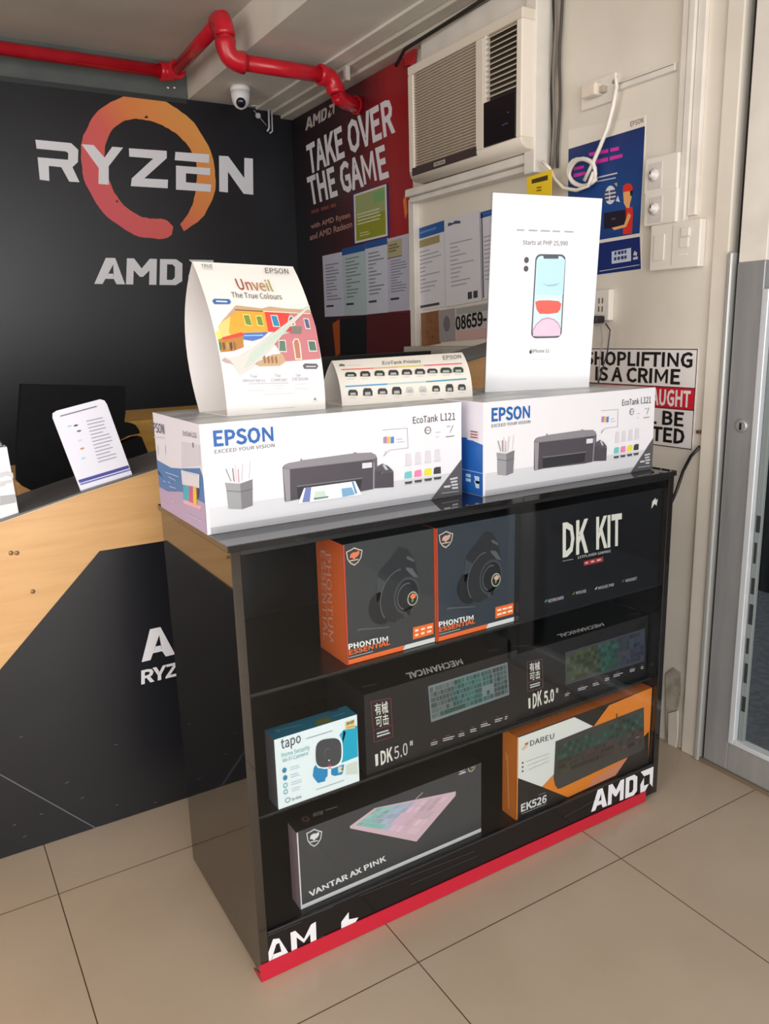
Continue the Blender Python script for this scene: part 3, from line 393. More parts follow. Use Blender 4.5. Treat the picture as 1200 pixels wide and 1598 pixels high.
# ------------------------------------------------------------------ materials
def tile_floor():
    w = NT('polished_floor_tiles'); tc = w.n('TexCoord'); sp = w.n('SeparateXYZ'); w.l(tc.outputs['Object'], sp.inputs[0])
    ds = []
    for ax, o0, size in (('X', .734, .585), ('Y', 1.1375, .622)):
        a = w.n('Math', operation='SUBTRACT', i_1=o0-40*size); w.l(sp.outputs[ax], a.inputs[0])
        b = w.n('Math', operation='DIVIDE', i_1=size); w.l(a.outputs[0], b.inputs[0])
        c = w.n('Math', operation='FRACT'); w.l(b.outputs[0], c.inputs[0])
        d = w.n('Math', operation='SUBTRACT', i_1=.5); w.l(c.outputs[0], d.inputs[0])
        e = w.n('Math', operation='ABSOLUTE'); w.l(d.outputs[0], e.inputs[0])
        g = w.n('Math', operation='GREATER_THAN', i_1=.5-.0012/size); w.l(e.outputs[0], g.inputs[0]); ds.append(g)
    mx = w.n('Math', operation='MAXIMUM'); w.l(ds[0].outputs[0], mx.inputs[0]); w.l(ds[1].outputs[0], mx.inputs[1])
    nz = w.n('TexNoise'); nz.inputs['Scale'].default_value = 3; nz.inputs['Detail'].default_value = 4; w.l(tc.outputs['Object'], nz.inputs['Vector'])
    r = w.ramp([(.3, lin((169, 152, 133))), (.7, lin((178, 161, 143)))]); w.l(nz.outputs['Fac'], r.inputs[0])
    mix = w.n('Mix', data_type='RGBA'); w.l(mx.outputs[0], mix.inputs[0]); w.l(r.outputs[0], mix.inputs[6]); mix.inputs[7].default_value = lin((70, 52, 38))
    w.l(mix.outputs[2], w.b.inputs['Base Color'])
    w.b.inputs['Roughness'].default_value = .28; w.b.inputs['Specular IOR Level'].default_value = .45
    return w.m
def thin_glass(name, tint=(.97, .985, .98), ior=1.5):
    w = NT(name); t = w.n('BsdfTransparent'); t.inputs[0].default_value = (*tint, 1)
    g = w.n('BsdfGlossy'); g.inputs['Roughness'].default_value = .02
    fr = w.n('Fresnel'); ge = w.n('NewGeometry'); mr = w.n('MapRange'); mr.inputs[3].default_value = ior; mr.inputs[4].default_value = 1/ior
    w.l(ge.outputs['Backfacing'], mr.inputs[0]); w.l(mr.outputs[0], fr.inputs[0])
    mx = w.n('MixShader'); w.l(fr.outputs[0], mx.inputs[0]); w.l(t.outputs[0], mx.inputs[1]); w.l(g.outputs[0], mx.inputs[2])
    w.l(mx.outputs[0], w.out.inputs[0]); return w.m
def wood(name, c0, c1, stretch=(1.2, 8, 14), rough=.38):
    return noisy(name, c0, c1, scale=3.2, rough=rough, stretch=stretch, detail=7, lo=.3, hi=.72)
def ramp_along(name, axis, a, b, stops, rough=.4, noise=0.0, nscale=3):     # printed gradient between two coordinates
    w = NT(name); tc = w.n('TexCoord'); sp = w.n('SeparateXYZ'); w.l(tc.outputs['Object'], sp.inputs[0])
    mr = w.n('MapRange'); mr.inputs[1].default_value = a; mr.inputs[2].default_value = b; w.l(sp.outputs[axis], mr.inputs[0])
    src = mr.outputs[0]
    if noise:
        nz = w.n('TexNoise'); nz.inputs['Scale'].default_value = nscale; nz.inputs['Detail'].default_value = 3
        mp = w.n('Mapping'); mp.inputs['Scale'].default_value = (1, 2.2, .5); w.l(tc.outputs['Object'], mp.inputs[0]); w.l(mp.outputs[0], nz.inputs['Vector'])
        s1 = w.n('Math', operation='SUBTRACT', i_1=.5); w.l(nz.outputs['Fac'], s1.inputs[0])
        s2 = w.n('Math', operation='MULTIPLY', i_1=noise); w.l(s1.outputs[0], s2.inputs[0])
        s3 = w.n('Math', operation='ADD'); w.l(mr.outputs[0], s3.inputs[0]); w.l(s2.outputs[0], s3.inputs[1]); src = s3.outputs[0]
    r = w.ramp([(p, lin(c)) for p, c in stops]); w.l(src, r.inputs[0]); w.l(r.outputs[0], w.b.inputs['Base Color'])
    w.b.inputs['Roughness'].default_value = rough; return w.m

FLOOR = tile_floor()
CONCRETE = noisy('painted_concrete', (196, 190, 178), (210, 204, 192), scale=2.2, rough=.85, bump=.08)
BEAM = noisy('light_concrete', (214, 210, 200), (226, 222, 212), scale=5, rough=.85, bump=.1)
CREAM = noisy('cream_wall_paint', (214, 206, 194), (226, 219, 208), scale=3, rough=.55, bump=.03)
TRIMW = noisy('white_gloss_trim', (216, 210, 202), (228, 222, 214), scale=9, rough=.35)
DARKWALL = noisy('dark_painted_wall', (78, 83, 83), (92, 97, 95), scale=4, rough=.5)
BOARD = noisy('black_vinyl_board', (24, 25, 31), (30, 31, 37), scale=2, rough=.33)
BLACKGLOSS = NT('black_gloss_laminate')
BLACKGLOSS.b.inputs['Base Color'].default_value = lin((24, 22, 22)); BLACKGLOSS.b.inputs['Roughness'].default_value = .035
BLACKGLOSS.b.inputs['IOR'].default_value = 1.8; BLACKGLOSS = BLACKGLOSS.m
MIRRORBLACK = NT('black_mirror_laminate')
MIRRORBLACK.b.inputs['Base Color'].default_value = lin((108, 105, 102)); MIRRORBLACK.b.inputs['Metallic'].default_value = 1.0
MIRRORBLACK.b.inputs['Roughness'].default_value = .04; MIRRORBLACK = MIRRORBLACK.m
BLACKIN = noisy('black_laminate', (13, 13, 16), (17, 17, 20), scale=5, rough=.35)
GLASS = thin_glass('clear_glass', ior=1.32); ACRYLIC = thin_glass('clear_acrylic', (.93, .95, .96), 1.45)
WOOD = wood('orange_wood_laminate', (206, 158, 104), (220, 176, 122))
REDPAINT = noisy('red_pipe_paint', (188, 22, 38), (204, 32, 48), scale=8, rough=.25)
ALU = noisy('brushed_aluminium', (158, 158, 160), (168, 168, 170), scale=4, rough=.3, stretch=(8, 8, 1)); ALU.node_tree.nodes['Principled BSDF'].inputs['Metallic'].default_value = .45
BLACK = M((14, 14, 17), .4); WHITE = M((240, 240, 242), .45); PAPER = M((236, 236, 240), .6)
DGREY = M((60, 60, 66), .45); GREY = M((128, 128, 134), .5); LGREY = M((196, 196, 202), .5)
PLASTIC = M((226, 220, 212), .35)

# ------------------------------------------------------------------ the room
b = MB(); b.box((-2.6, -4.5, -.12), (XR+.16, 4.0, 0), FLOOR); structure(b, 'floor')
b = MB(); b.box((-2.6, -1.6, 2.476), (2.02, 4.0, 2.6), CONCRETE); structure(b, 'ceiling')
b = MB(); b.box((1.331, -1.6, 2.325), (XR+.002, 3.886, 2.4755), BEAM); structure(b, 'ceiling_beam')
b = MB(); b.box((-2.6, YB+.012, 0), (2.02, 4.0, 2.4755), DARKWALL); structure(b, 'wall_back')
b = MB(); b.box((-2.72, -1.6, 0), (-2.6, 4.0, 2.6), CREAM); structure(b, 'wall_left')
b = MB(); b.box((XR, 1.39, 0), (2.02, YB+.012, 2.4755), CREAM)
b.box((XR-.012, 1.336, 0), (2.02, 1.384, 2.4755), CREAM, .003)
b.box((XR, -1.6, 2.12), (2.02, 1.336, 2.4755), CREAM); structure(b, 'wall_right')
# cornice along the top of the right wall, two steps with a dark joint
b = MB(); b.box((1.735, -1.6, 2.30), (XR, 3.872, 2.3245), CONCRETE, .002); b.box((1.66, -1.6, 2.313), (1.731, 3.872, 2.3245), BEAM, .002)
b.box((1.79, 1.39, 2.285), (XR, 3.872, 2.2995), CONCRETE, .002); structure(b, 'trim_1')
# strip of wood framing the board under the air conditioner
FW = left(XR-.001, 0, 0)
b = MB()
b.box((XR-.03, 2.752, 1.0), (XR, 2.79, 1.7545), TRIMW, .002)
b.box((XR-.05, 2.0505, 1.735), (XR, 2.7515, 1.7545), TRIMW, .003)
b.box((XR-.075, 2.0, 1.72), (XR, 2.05, 2.29), TRIMW, .004)
b.box((XR-.07, 2.0505, 1.755), (XR, 2.7515, 1.783), TRIMW, .004)
b.box((XR-.06, 2.0505, 2.20), (XR, 2.64, 2.28), TRIMW, .003); structure(b, 'trim_2')
b = MB(); b.box((XR-.09, 2.06, 1.145), (XR, 2.752, 1.185), M((176, 170, 162), .6), .003); structure(b, 'trim_3')
# flaking plaster foot of the right wall
b = MB(); random.seed(3)
pk = noisy('flaking_plaster', (150, 142, 128), (190, 182, 168), scale=22, rough=.9, bump=.5)
b.slab(FW, [FW.uv(*q) for q in [(1040, 1052), (1052, 1042), (1064, 1050), (1063, 1080), (1058, 1110), (1060, 1150), (1056, 1175), (1040, 1172)]], pk, 0, .004)
b.slab(FW, [FW.uv(*q) for q in [(1046, 1112), (1060, 1108), (1060, 1150), (1056, 1172), (1045, 1176)]], CREAM, .004, .009); structure(b, 'baseboard_right')
# wide flat conduit running down the wall beside the door
b = MB()
b.box((XR-.018, 1.494, 1.53), (XR, 1.512, 2.3), TRIMW, .002); b.box((XR-.022, 1.47, 1.51), (XR, 1.49, 2.3), TRIMW, .002)
b.box((XR-.014, 1.443, 1.525), (XR, 1.468, 2.3), TRIMW, .002)
o = b.build('cable_trunking', at=(XR, 1.48, 1.51)); tag(o, 'tall white three-strip cable trunking running down the wall to the switches', 'cable trunking')

# the glazed door at the right: leaf frame, glass and the street outside
b = MB()
b.box((1.846, 1.232, .012), (1.90, 1.308, 1.393), ALU, .002); b.box((1.848, 1.232, 1.393), (1.90, 1.308, 2.10), TRIMW, .002)
b.box((1.846, .42, .012), (1.90, 1.232, .098), ALU, .002)
b.box((1.846, .42, .098), (1.90, .50, 2.10), ALU, .002); b.box((1.846, .50, 2.02), (1.90, 1.232, 2.10), ALU, .002)
dr = structure(b, 'door_1')
b = MB(); b.box((1.842, 1.2145, .098), (1.872, 1.2315, 1.325), M((214, 218, 224), .2, .3), .002); b.box((1.842, .5, .098), (1.872, 1.2145, .112), M((214, 218, 224), .2, .3), .002)
b.build('glazing_bead', dr)
b = MB(); b.box((1.858, 1.196, .112), (1.870, 1.2135, 1.32), M((120, 128, 128), .7), .002)
for i in range(7): b.box((1.8575, 1.1975+.002*(i % 3), .2+i*.085), (1.8583, 1.2095, .245+i*.085+.012*(i % 2)), M((34, 36, 40), .8))
b.build('rubber_seal', dr)
b = MB(); b.box((1.874, .5, .112), (1.880, 1.2, 2.02), GLASS); b.build('glass_pane', dr)
b = MB(); b.lathe((1.8462, 1.263, .985), (-1, 0, 0), [(0, .017), (.004, .017), (.006, .013)], ALU); b.box((1.838, 1.2605, .975), (1.8402, 1.2655, .993), BLACK); b.build('door_lock', dr)
b = MB(); b.box((1.835, 1.318, 0), (1.90, 1.334, 1.42), M((186, 186, 184), .3, .4), .004); b.box((1.856, 1.308, 0), (1.90, 1.318, 2.12), BLACK); b.box((1.84, .38, 0), (1.91, 1.334, .012), M((112, 100, 84), .5)); b.build('door_jamb', dr)
b = MB(); b.box((1.86, -1.6, 0), (1.90, .36, .08), ALU); b.box((1.86, -1.6, 2.04), (1.90, .36, 2.12), ALU); b.box((1.86, .34, 0), (1.90, .40, 2.12), ALU); b.box((1.876, -1.6, .08), (1.882, .34, 2.04), GLASS); structure(b, 'window_1')
b = MB(); b.box((XR+.16, -4.5, -.15), (9, 6, -.02), noisy('asphalt', (92, 92, 98), (112, 112, 118), scale=40, rough=.9)); structure(b, 'street')
b = MB(); b.box((3.4, -2, -.02), (3.6, 6, .95), M((34, 36, 40), .4)); b.box((3.6, -2, -.02), (3.8, 6, 3.2), M((150, 156, 150), .8)); structure(b, 'wall_street')

# ------------------------------------------------------------------ black board with the ring and big lettering on the back wall
FB = front(0, YB, 0)
t = thing('wall_board', 'big black wall board with orange brush ring and large white lettering', 'sign board', (0, YB+.006, 0))
b = MB(); b.box((-2.59, YB, .0), (XR-.0005, YB+.0115, 2.320), BOARD); b.build('panel', t)
b = MB(); b.box((-2.59, YB-.004, 2.300), (1.318, YB, 2.3205), M((48, 52, 54), .4)); b.build('edge_strip', t)
ring_m = NT('brush_ring_print'); tc = ring_m.n('TexCoord'); mp = ring_m.n('Mapping'); mp.inputs['Rotation'].default_value = (0, .62, 0)
ring_m.l(tc.outputs['Object'], mp.inputs[0]); sx = ring_m.n('SeparateXYZ'); ring_m.l(mp.outputs[0], sx.inputs[0])
mr = ring_m.n('MapRange'); cx0 = 1.126*math.cos(.62)+2.005*math.sin(.62); mr.inputs[1].default_value = cx0-.33; mr.inputs[2].default_value = cx0+.33
ring_m.l(sx.outputs['X'], mr.inputs[0])
rp = ring_m.ramp([(0, lin((218, 84, 98))), (.4, lin((224, 100, 90))), (.62, lin((232, 138, 76))), (1, lin((236, 166, 84)))]); ring_m.l(mr.outputs[0], rp.inputs[0]); ring_m.l(rp.outputs[0], ring_m.b.inputs['Base Color'])
ring_m.b.inputs['Roughness'].default_value = .4
b = MB(); n = 84; random.seed(11)
cu, cv = 1.126, 2.005; a0, a1 = math.radians(-72), math.radians(-72-352)
for_ = []
for i in range(n+1):
    k = i/n; a = a0+(a1-a0)*k
    ro = .308+.002*math.sin(i*.9)+random.uniform(-.0015, .0015); ri = .212+.008*math.sin(a*3+1)+random.uniform(-.0018, .0018)
    if k < .05: ri = .262-(.262-ri)*(1-(1-k/.05)**2)**.5; ro = .262+(ro-.262)*(1-(1-k/.05)**2)**.5       # round start of the stroke
    if k > .86: e = (k-.86)/.14; ri += .055*e; ro -= .012*e                                            # dry, narrowing end
    for_.append((cu+ri*math.cos(a), cv+ri*math.sin(a), cu+ro*math.cos(a), cv+ro*math.sin(a)))
for p, q in zip(for_, for_[1:]):
    b.uvpoly(FB, [(p[0], p[1]), (p[2], p[3]), (q[2], q[3]), (q[0], q[1])], ring_m.m, 1)
for a, w in ((-62, .05), (-58, .04), (-66, .05), (88, .05), (-140, .03)):          # bristle gaps
    r = .222 if a != 88 else .216; t0 = math.radians(a)
    b.uvpoly(FB, [(cu+r*math.cos(t0), cv+r*math.sin(t0)), (cu+(r+.012)*math.cos(t0+w*.6), cv+(r+.012)*math.sin(t0+w*.6)), (cu+r*math.cos(t0+w*2), cv+r*math.sin(t0+w*2))], BOARD, 2)
b.build('brush_ring', t)
c1 = crop(0, 0, 2.0); LW = M((230, 230, 236), .4)
b = MB()
for L in ([(110, 436), (222, 447), (244, 468), (243, 506), (226, 522), (248, 569), (216, 567), (191, 522), (152, 518), (154, 565), (124, 561), (117, 491), (212, 499), (213, 479), (206, 473), (114, 464)],
          [(254, 450), (292, 453), (326, 492), (350, 458), (384, 461), (339, 519), (339, 577), (307, 574), (308, 525)],
          [(402, 463), (520, 471), (520, 494), (450, 557), (524, 561), (523, 588), (408, 581), (411, 557), (478, 495), (403, 489)],
          [(547, 474), (653, 482), (652, 509), (545, 500)], [(549, 517), (656, 525), (655, 547), (580, 541), (580, 569), (659, 576), (657, 599), (549, 592)],
          [(683, 486), (712, 488), (762, 556), (762, 493), (789, 495), (790, 608), (760, 605), (711, 536), (711, 601), (684, 598)]):
    b.poly(FB, c1(*L), LW, 4)
b.build('large_lettering', t)
def maker_letters(mb, face, q, mt, layer, arrow=True, letters='AMD'):   # q: TL, TR, BR, BL pixel quad of the whole mark
    g = {'A': ([(0, 0), (.09, 0), (.125, .22), (.21, .22), (.245, 0), (.335, 0), (.22, 1), (.115, 1)], [(.145, .42), (.19, .42), (.168, .72)]),
         'M': ([(.35, 0), (.43, 0), (.43, .55), (.5, .3), (.535, .3), (.605, .55), (.605, 0), (.685, 0), (.685, 1), (.605, 1), (.518, .62), (.43, 1), (.35, 1)],),
         'D': ([(.72, 0), (.90, 0), (.97, .14), (.97, .86), (.90, 1), (.72, 1)], [(.80, .2), (.865, .2), (.89, .3), (.89, .7), (.865, .8), (.80, .8)])}
    sc_ = .76 if arrow else 1.0
    f = lambda P: [lerp2(q, x*sc_, 1-y) for x, y in P]
    A = lambda *P: mb.poly(face, f(P), mt, layer)
    if 'A' in letters:
        A((0, 0), (.09, 0), (.121, .2), (.2, .75), (.2, 1), (.115, 1)); A((.2, 1), (.2, .75), (.214, .2), (.245, 0), (.34, 0), (.22, 1)); A((.121, .2), (.214, .2), (.205, .4), (.146, .4))
    if 'M' in letters: A(*g['M'][0])
    if 'D' in letters:
        A((.72, 0), (.80, 0), (.80, 1), (.72, 1)); A((.80, 0), (.90, 0), (.86, .2), (.80, .2)); A((.80, 1), (.80, .8), (.86, .8), (.90, 1)); A((.90, 0), (.97, .16), (.97, .84), (.90, 1), (.86, .8), (.888, .7), (.888, .3), (.86, .2))
    if arrow:
        B = lambda *P: mb.poly(face, [lerp2(q, .79+x*.21, 1-y) for x, y in P], mt, layer)
        B((0, 1), (1, 1), (1, 0), (.72, .28), (.72, .72), (.28, .72)); B((.27, .66), (0, .39), (0, 0), (.39, 0), (.66, .27), (.27, .27))
b = MB(); maker_letters(b, FB, [(149, 402), (333, 406), (333, 446), (147, 443)], LW, 3); b.build('maker_logo', t)
b = MB()
for px, py in ((262, 137), (272, 137)): b.ellipse(FB, (px, py), .006, .004, WHITE, 2, n=8)
b.build('white_chips', t)

# ------------------------------------------------------------------ tall red and black poster on the right wall
FP = left(XR-.008, 0, 0)
fire = ramp_along('red_flame_print', 'Y', .54, -.50, [(0, (22, 18, 24)), (.32, (42, 22, 28)), (.55, (74, 24, 31)), (.76, (122, 28, 38)), (.9, (158, 36, 40)), (1, (150, 28, 38))], .4, .28, 2.5)
t = thing('gaming_poster', 'tall red and black gaming poster reading TAKE OVER THE GAME beside air conditioner', 'poster', (XR-.004, 3.3, 1.0))
b = MB(); b.box((XR-.008, 2.797, 1.0), (XR-.0005, 3.872, 2.283), fire); b.build('panel', t)
c2 = crop(440, 60, 2.7273)
b = MB(); b.text(FP, 'TAKE OVER', *c2((116, 575), (483, 392), (103, 462)), LW, 2, bold=.035)
b.text(FP, 'THE GAME', *c2((122, 706), (456, 585), (106, 598)), LW, 2, bold=.035); b.build('headline', t)
b = MB(); maker_letters(b, FP, c2((100, 342), (226, 272), (222, 325), (100, 394)), M((190, 180, 176), .4), 2); b.build('maker_logo', t)
b = MB(); sp = M((172, 132, 126), .5)
small_print(b, FP, c2((122, 728), (245, 692), (246, 716), (125, 752)), 1, M((120, 60, 58), .5), cols=3, fill=.6); b.text(FP, 'with AMD Ryzen', *c2((125, 818), (292, 768), (122, 790)), sp, 2, bold=.02); b.text(FP, 'and AMD Radeon', *c2((120, 860), (300, 803), (118, 834)), sp, 2, bold=.02)
b.build('small_text', t)
b = MB(); glow = M((222, 120, 60), .4)
b.poly(FP, c2((515, 690), (528, 655), (534, 740), (525, 770)), glow, 1); b.build('flame_streak', t)
b = MB(); b.poly(FP, [(519, 505), (530, 498), (531, 552), (524, 556)], M((176, 84, 30), .4), 1); b.build('flame_streak', t)
b = MB(); b.poly(FP, [(531, 498), (572, 492), (572, 556), (531, 560)], BLACK, 1); b.build('black_band', t)
b = MB(); b.poly(FP, [(572, 489), (640, 487), (655, 487), (658, 600), (572, 600)], M((84, 24, 30), .4), 1); b.build('dark_red_band', t)
b = MB(); b.slab(FP, [FP.uv(*q) for q in [(617, 84), (636, 73), (652, 71), (649, 100), (636, 104), (634, 84)]], M((196, 40, 46), .4), .002, .012); b.build('folded_corner', t)

# ------------------------------------------------------------------ red sprinkler pipe under the ceiling
t = thing('sprinkler_pipe', 'red painted sprinkler pipe bending around the ceiling beam', 'pipe', (1.235, 3.77, 2.395))
A_, B_, C_, D_, E_, F_, G_ = (-2.58, 3.77, 2.395), (1.235, 3.77, 2.395), (1.21, 3.07, 2.395), (1.212, 3.07, 2.252), (1.66, 3.07, 2.252), (1.672, 3.07, 2.19), (XR-.0105, 3.20, 2.195)
b = MB(); b.tube([A_, B_], .027, REDPAINT, 16); b.build('long_run', t)
b = MB(); b.tube([B_, C_], .027, REDPAINT, 16); b.build('cross_run', t)
b = MB(); b.tube([(1.212, 3.07, 2.375), (1.2125, 3.07, 2.28)], .029, REDPAINT, 16); b.build('drop_run', t)
b = MB(); b.tube([(1.24, 3.07, 2.252), (1.64, 3.07, 2.252)], .029, REDPAINT, 16); b.build('lower_run', t)
def elbow(p, a, c, r=.036, s=.055):
    p, a, c = Vector(p), Vector(a), Vector(c); da, dc = (a-p).normalized(), (c-p).normalized(); k = s
    pts = [p+da*k*1.15, p+da*k*.9]+[p+da*k*.9*(1-q)**2+dc*k*.9*q*q for q in (.2, .4, .6, .8)]+[p+dc*k*.9, p+dc*k*1.15]
    mb = MB(); mb.tube(pts, [r*1.08, r*1.08]+[r]*4+[r*1.08, r*1.08], REDPAINT, 16); mb.build('elbow', t)
elbow(B_, A_, C_); elbow(C_, B_, D_); elbow(D_, C_, E_, s=.06)
elbow(E_, D_, F_); 
b = MB(); P = Vector(F_)
b.tube([Vector(E_)+Vector((.004, 0, -.05)), (1.672, 3.072, 2.205), (1.69, 3.085, 2.183), (1.73, 3.11, 2.18), (1.785, 3.155, 2.187), (1.82, 3.185, 2.192), (XR-.028, 3.192, 2.194), (XR-.0105, 3.192, 2.194)], .031, REDPAINT, 16); b.build('wall_bend', t)
b = MB(); b.tube([(XR-.030, 3.192, 2.194), (XR-.0105, 3.192, 2.194)], .037, REDPAINT, 16); b.build('collar', t)
b = MB(); b.box((1.715, 3.06, 2.245), (1.735, 3.085, 2.3), M((190, 184, 174), .5), .002); b.build('pipe_hanger', t)

# ------------------------------------------------------------------ small dome security camera on the beam, and a cable clip by it
t = thing('security_camera', 'small white dome security camera under the ceiling beam', 'security camera', (1.475, 3.60, 2.325))
b = MB(); b.lathe((1.475, 3.60, 2.3245), (0, 0, -1), [(0, .042), (.012, .044), (.022, .043)], WHITE, 28); b.build('mount', t)
b = MB(); b.lathe((1.475, 3.60, 2.302), (0, 0, -1), [(0, .042), (.02, .041), (.045, .036), (.062, .024), (.07, .008), (.071, .001)], WHITE, 28); hs_ = b.build('housing', t)
d = (CAM-Vector((1.475, 3.60, 2.268))).normalized(); d = (d+Vector((0, 0, -.25))).normalized()
b = MB(); b.lathe(Vector((1.475, 3.60, 2.268))+d*.026, d, [(0, .022), (.014, .02), (.018, .012), (.019, .001)], M((22, 24, 38), .12)); b.build('lens', hs_)
t = thing('cable_bracket', 'small white cable bracket hanging in the corner right of dome camera', 'bracket', (1.72, 3.85, 2.32))
p = lambda x, y: on_y(x, y, 3.85)
b = MB(); b.tube([p(392, 163.5), p(418, 166.5)], .004, WHITE, 6); b.tube([p(419, 168), p(420, 200), p(417, 205)], .005, LGREY, 6); b.tube([p(424, 171), p(425, 205), p(421, 208)], .004, LGREY, 6); b.build('arm', t)
b = MB(); b.lathe(p(402, 181), (0, -1, 0), [(0, .013), (.01, .012)], LGREY, 10); b.tube([p(396, 172), p(416, 196)], .0015, LGREY, 5); b.build('clip', t)

# ------------------------------------------------------------------ window air conditioner
t = thing('air_conditioner', 'cream window air conditioner set high in the right wall', 'air conditioner', (1.80, 2.32, 1.785))
ACX = 1.73; FA = left(ACX, 0, 0)
BEZ = M((222, 212, 198), .4); BEZ2 = M((236, 226, 214), .4)
y0, y1, z0, z1 = 2.005, 2.632, 1.785, 2.178
b = MB()
b.box((ACX, y0, z1-.030), (1.83, y1, z1), BEZ, .004); b.box((ACX, y1-.034, z0+.0355), (1.83, y1, z1-.03), BEZ, .004)
b.box((ACX, y0, z0+.0355), (1.83, y0+.026, z1-.03), BEZ2, .004)
b.box((ACX, 2.19, z0+.0355), (1.76, 2.232, z1-.03), BEZ, .004)
b.box((ACX+.022, y0+.03, z0+.036), (1.82, y1-.02, z1-.02), M((70, 62, 54), .7)); b.build('housing', t)
b = MB(); rows = []                             # rounded chin
for yy in (y0, y0+.006, y1-.006, y1):
    k = .004 if yy in (y0, y1) else 0
    rows.append([(ACX+k, yy, z0+.035), (ACX+k, yy, z0+.03), (ACX+.006+k, yy, z0+.014+k), (ACX+.022, yy, z0+.003+k), (ACX+.05, yy, z0+k), (1.83, yy, z0+k), (1.83, yy, z0+.035)])
b.grid(rows, BEZ, closed=True, cap=True); b.build('chin', t)
b = MB(); SL = M((188, 174, 156), .5)
for i in range(34):
    z = 1.838+i*(2.150-1.838)/33
    b.hexa([(ACX+.004, 2.232, z), (ACX+.018, 2.232, z-.004), (ACX+.018, 2.598, z-.004), (ACX+.004, 2.598, z)], [(ACX+.004, 2.232, z+.003), (ACX+.018, 2.232, z+.0035), (ACX+.018, 2.598, z+.0035), (ACX+.004, 2.598, z+.003)], SL)
for yy in (2.33, 2.42, 2.51): b.box((ACX+.012, yy, 1.836), (ACX+.02, yy+.004, 2.15), SL)
b.ellipse(left(ACX+.0195, 0, 0), project(Vector((ACX+.0195, 2.345, 2.05))), .10, .10, M((96, 84, 72), .7), 1, n=32, ring=.8)
b.build('intake_grille', t)
b = MB(); LV = M((196, 184, 166), .45)
for i in range(12):
    z = 1.965+i*.0156
    b.hexa([(ACX+.002, 2.033, z), (ACX+.020, 2.033, z+.010), (ACX+.020, 2.188, z+.010), (ACX+.002, 2.188, z)], [(ACX+.002, 2.033, z+.0035), (ACX+.020, 2.033, z+.0135), (ACX+.020, 2.188, z+.0135), (ACX+.002, 2.188, z+.0035)], LV)
b.box((ACX+.001, 2.18, 1.95), (ACX+.02, 2.189, 2.148), BEZ2); b.build('louver_vent', t)
b = MB(); b.box((ACX-.001, 2.032, 1.822), (ACX+.02, 2.188, 1.955), M((16, 15, 20), .25), .002); FA1 = left(ACX-.001, 0, 0)
for y, z in ((2.07, 1.87), (2.08, 1.87), (2.09, 1.869), (2.065, 1.90)): b.ellipse(FA1, project(Vector((ACX-.001, y, z))), .0035, .002, M((90, 100, 150), .4), 1, n=8)
b.build('control_panel', t)
b = MB(); b.box((ACX-.001, 2.225, 1.806), (ACX+.01, 2.612, 1.833), M((62, 52, 50), .4), .002); ls_ = b.build('lower_strip', t)
b = MB(); FA2 = left(ACX-.001, 0, 0); q = [project(Vector((ACX-.001, y, z))) for y, z in ((2.47, 1.826), (2.40, 1.826), (2.40, 1.813), (2.47, 1.813))]
b.quad(FA2, q, M((176, 168, 160), .4), 1); small_print(b, FA2, sub(q, .06, .2, .94, .8), 1, M((110, 100, 98), .4), cols=2, fill=.5, lo=.9); b.build('maker_badge', ls_)
b = MB(); b.lathe((ACX+.08, y0+.001, 1.86), (0, -1, 0), [(0, .007), (.003, .006)], M((46, 40, 36), .5), 10); b.build('side_screw', t)
# dark wires in the corner beside it
t = thing('wire_bundle', 'dark wires running down the wall beside the air conditioner', 'wires', (XR-.02, 1.975, 1.74))
for k, (dx, c) in enumerate(((0, (40, 38, 38)), (.018, (118, 110, 102)), (.034, (70, 64, 60)))):
    b = MB(); b.tube([(XR-.012-.01*(k % 2), 1.992-dx*.9+.004*math.sin(i*1.3+k), 2.31-i*.058) for i in range(11)], .005, M(c, .5), 6); b.build('wire', t)
b = MB(); b.tube([(XR-.07, 2.795, 2.235), (XR-.09, 2.70, 2.262), (XR-.085, 2.4, 2.272), (XR-.08, 2.05, 2.290)], .007, M((36, 32, 30), .5), 6)
tag(b.build('overhead_cable', at=(XR-.08, 2.4, 2.27)), 'dark cable lying along the top of the air conditioner', 'cable')

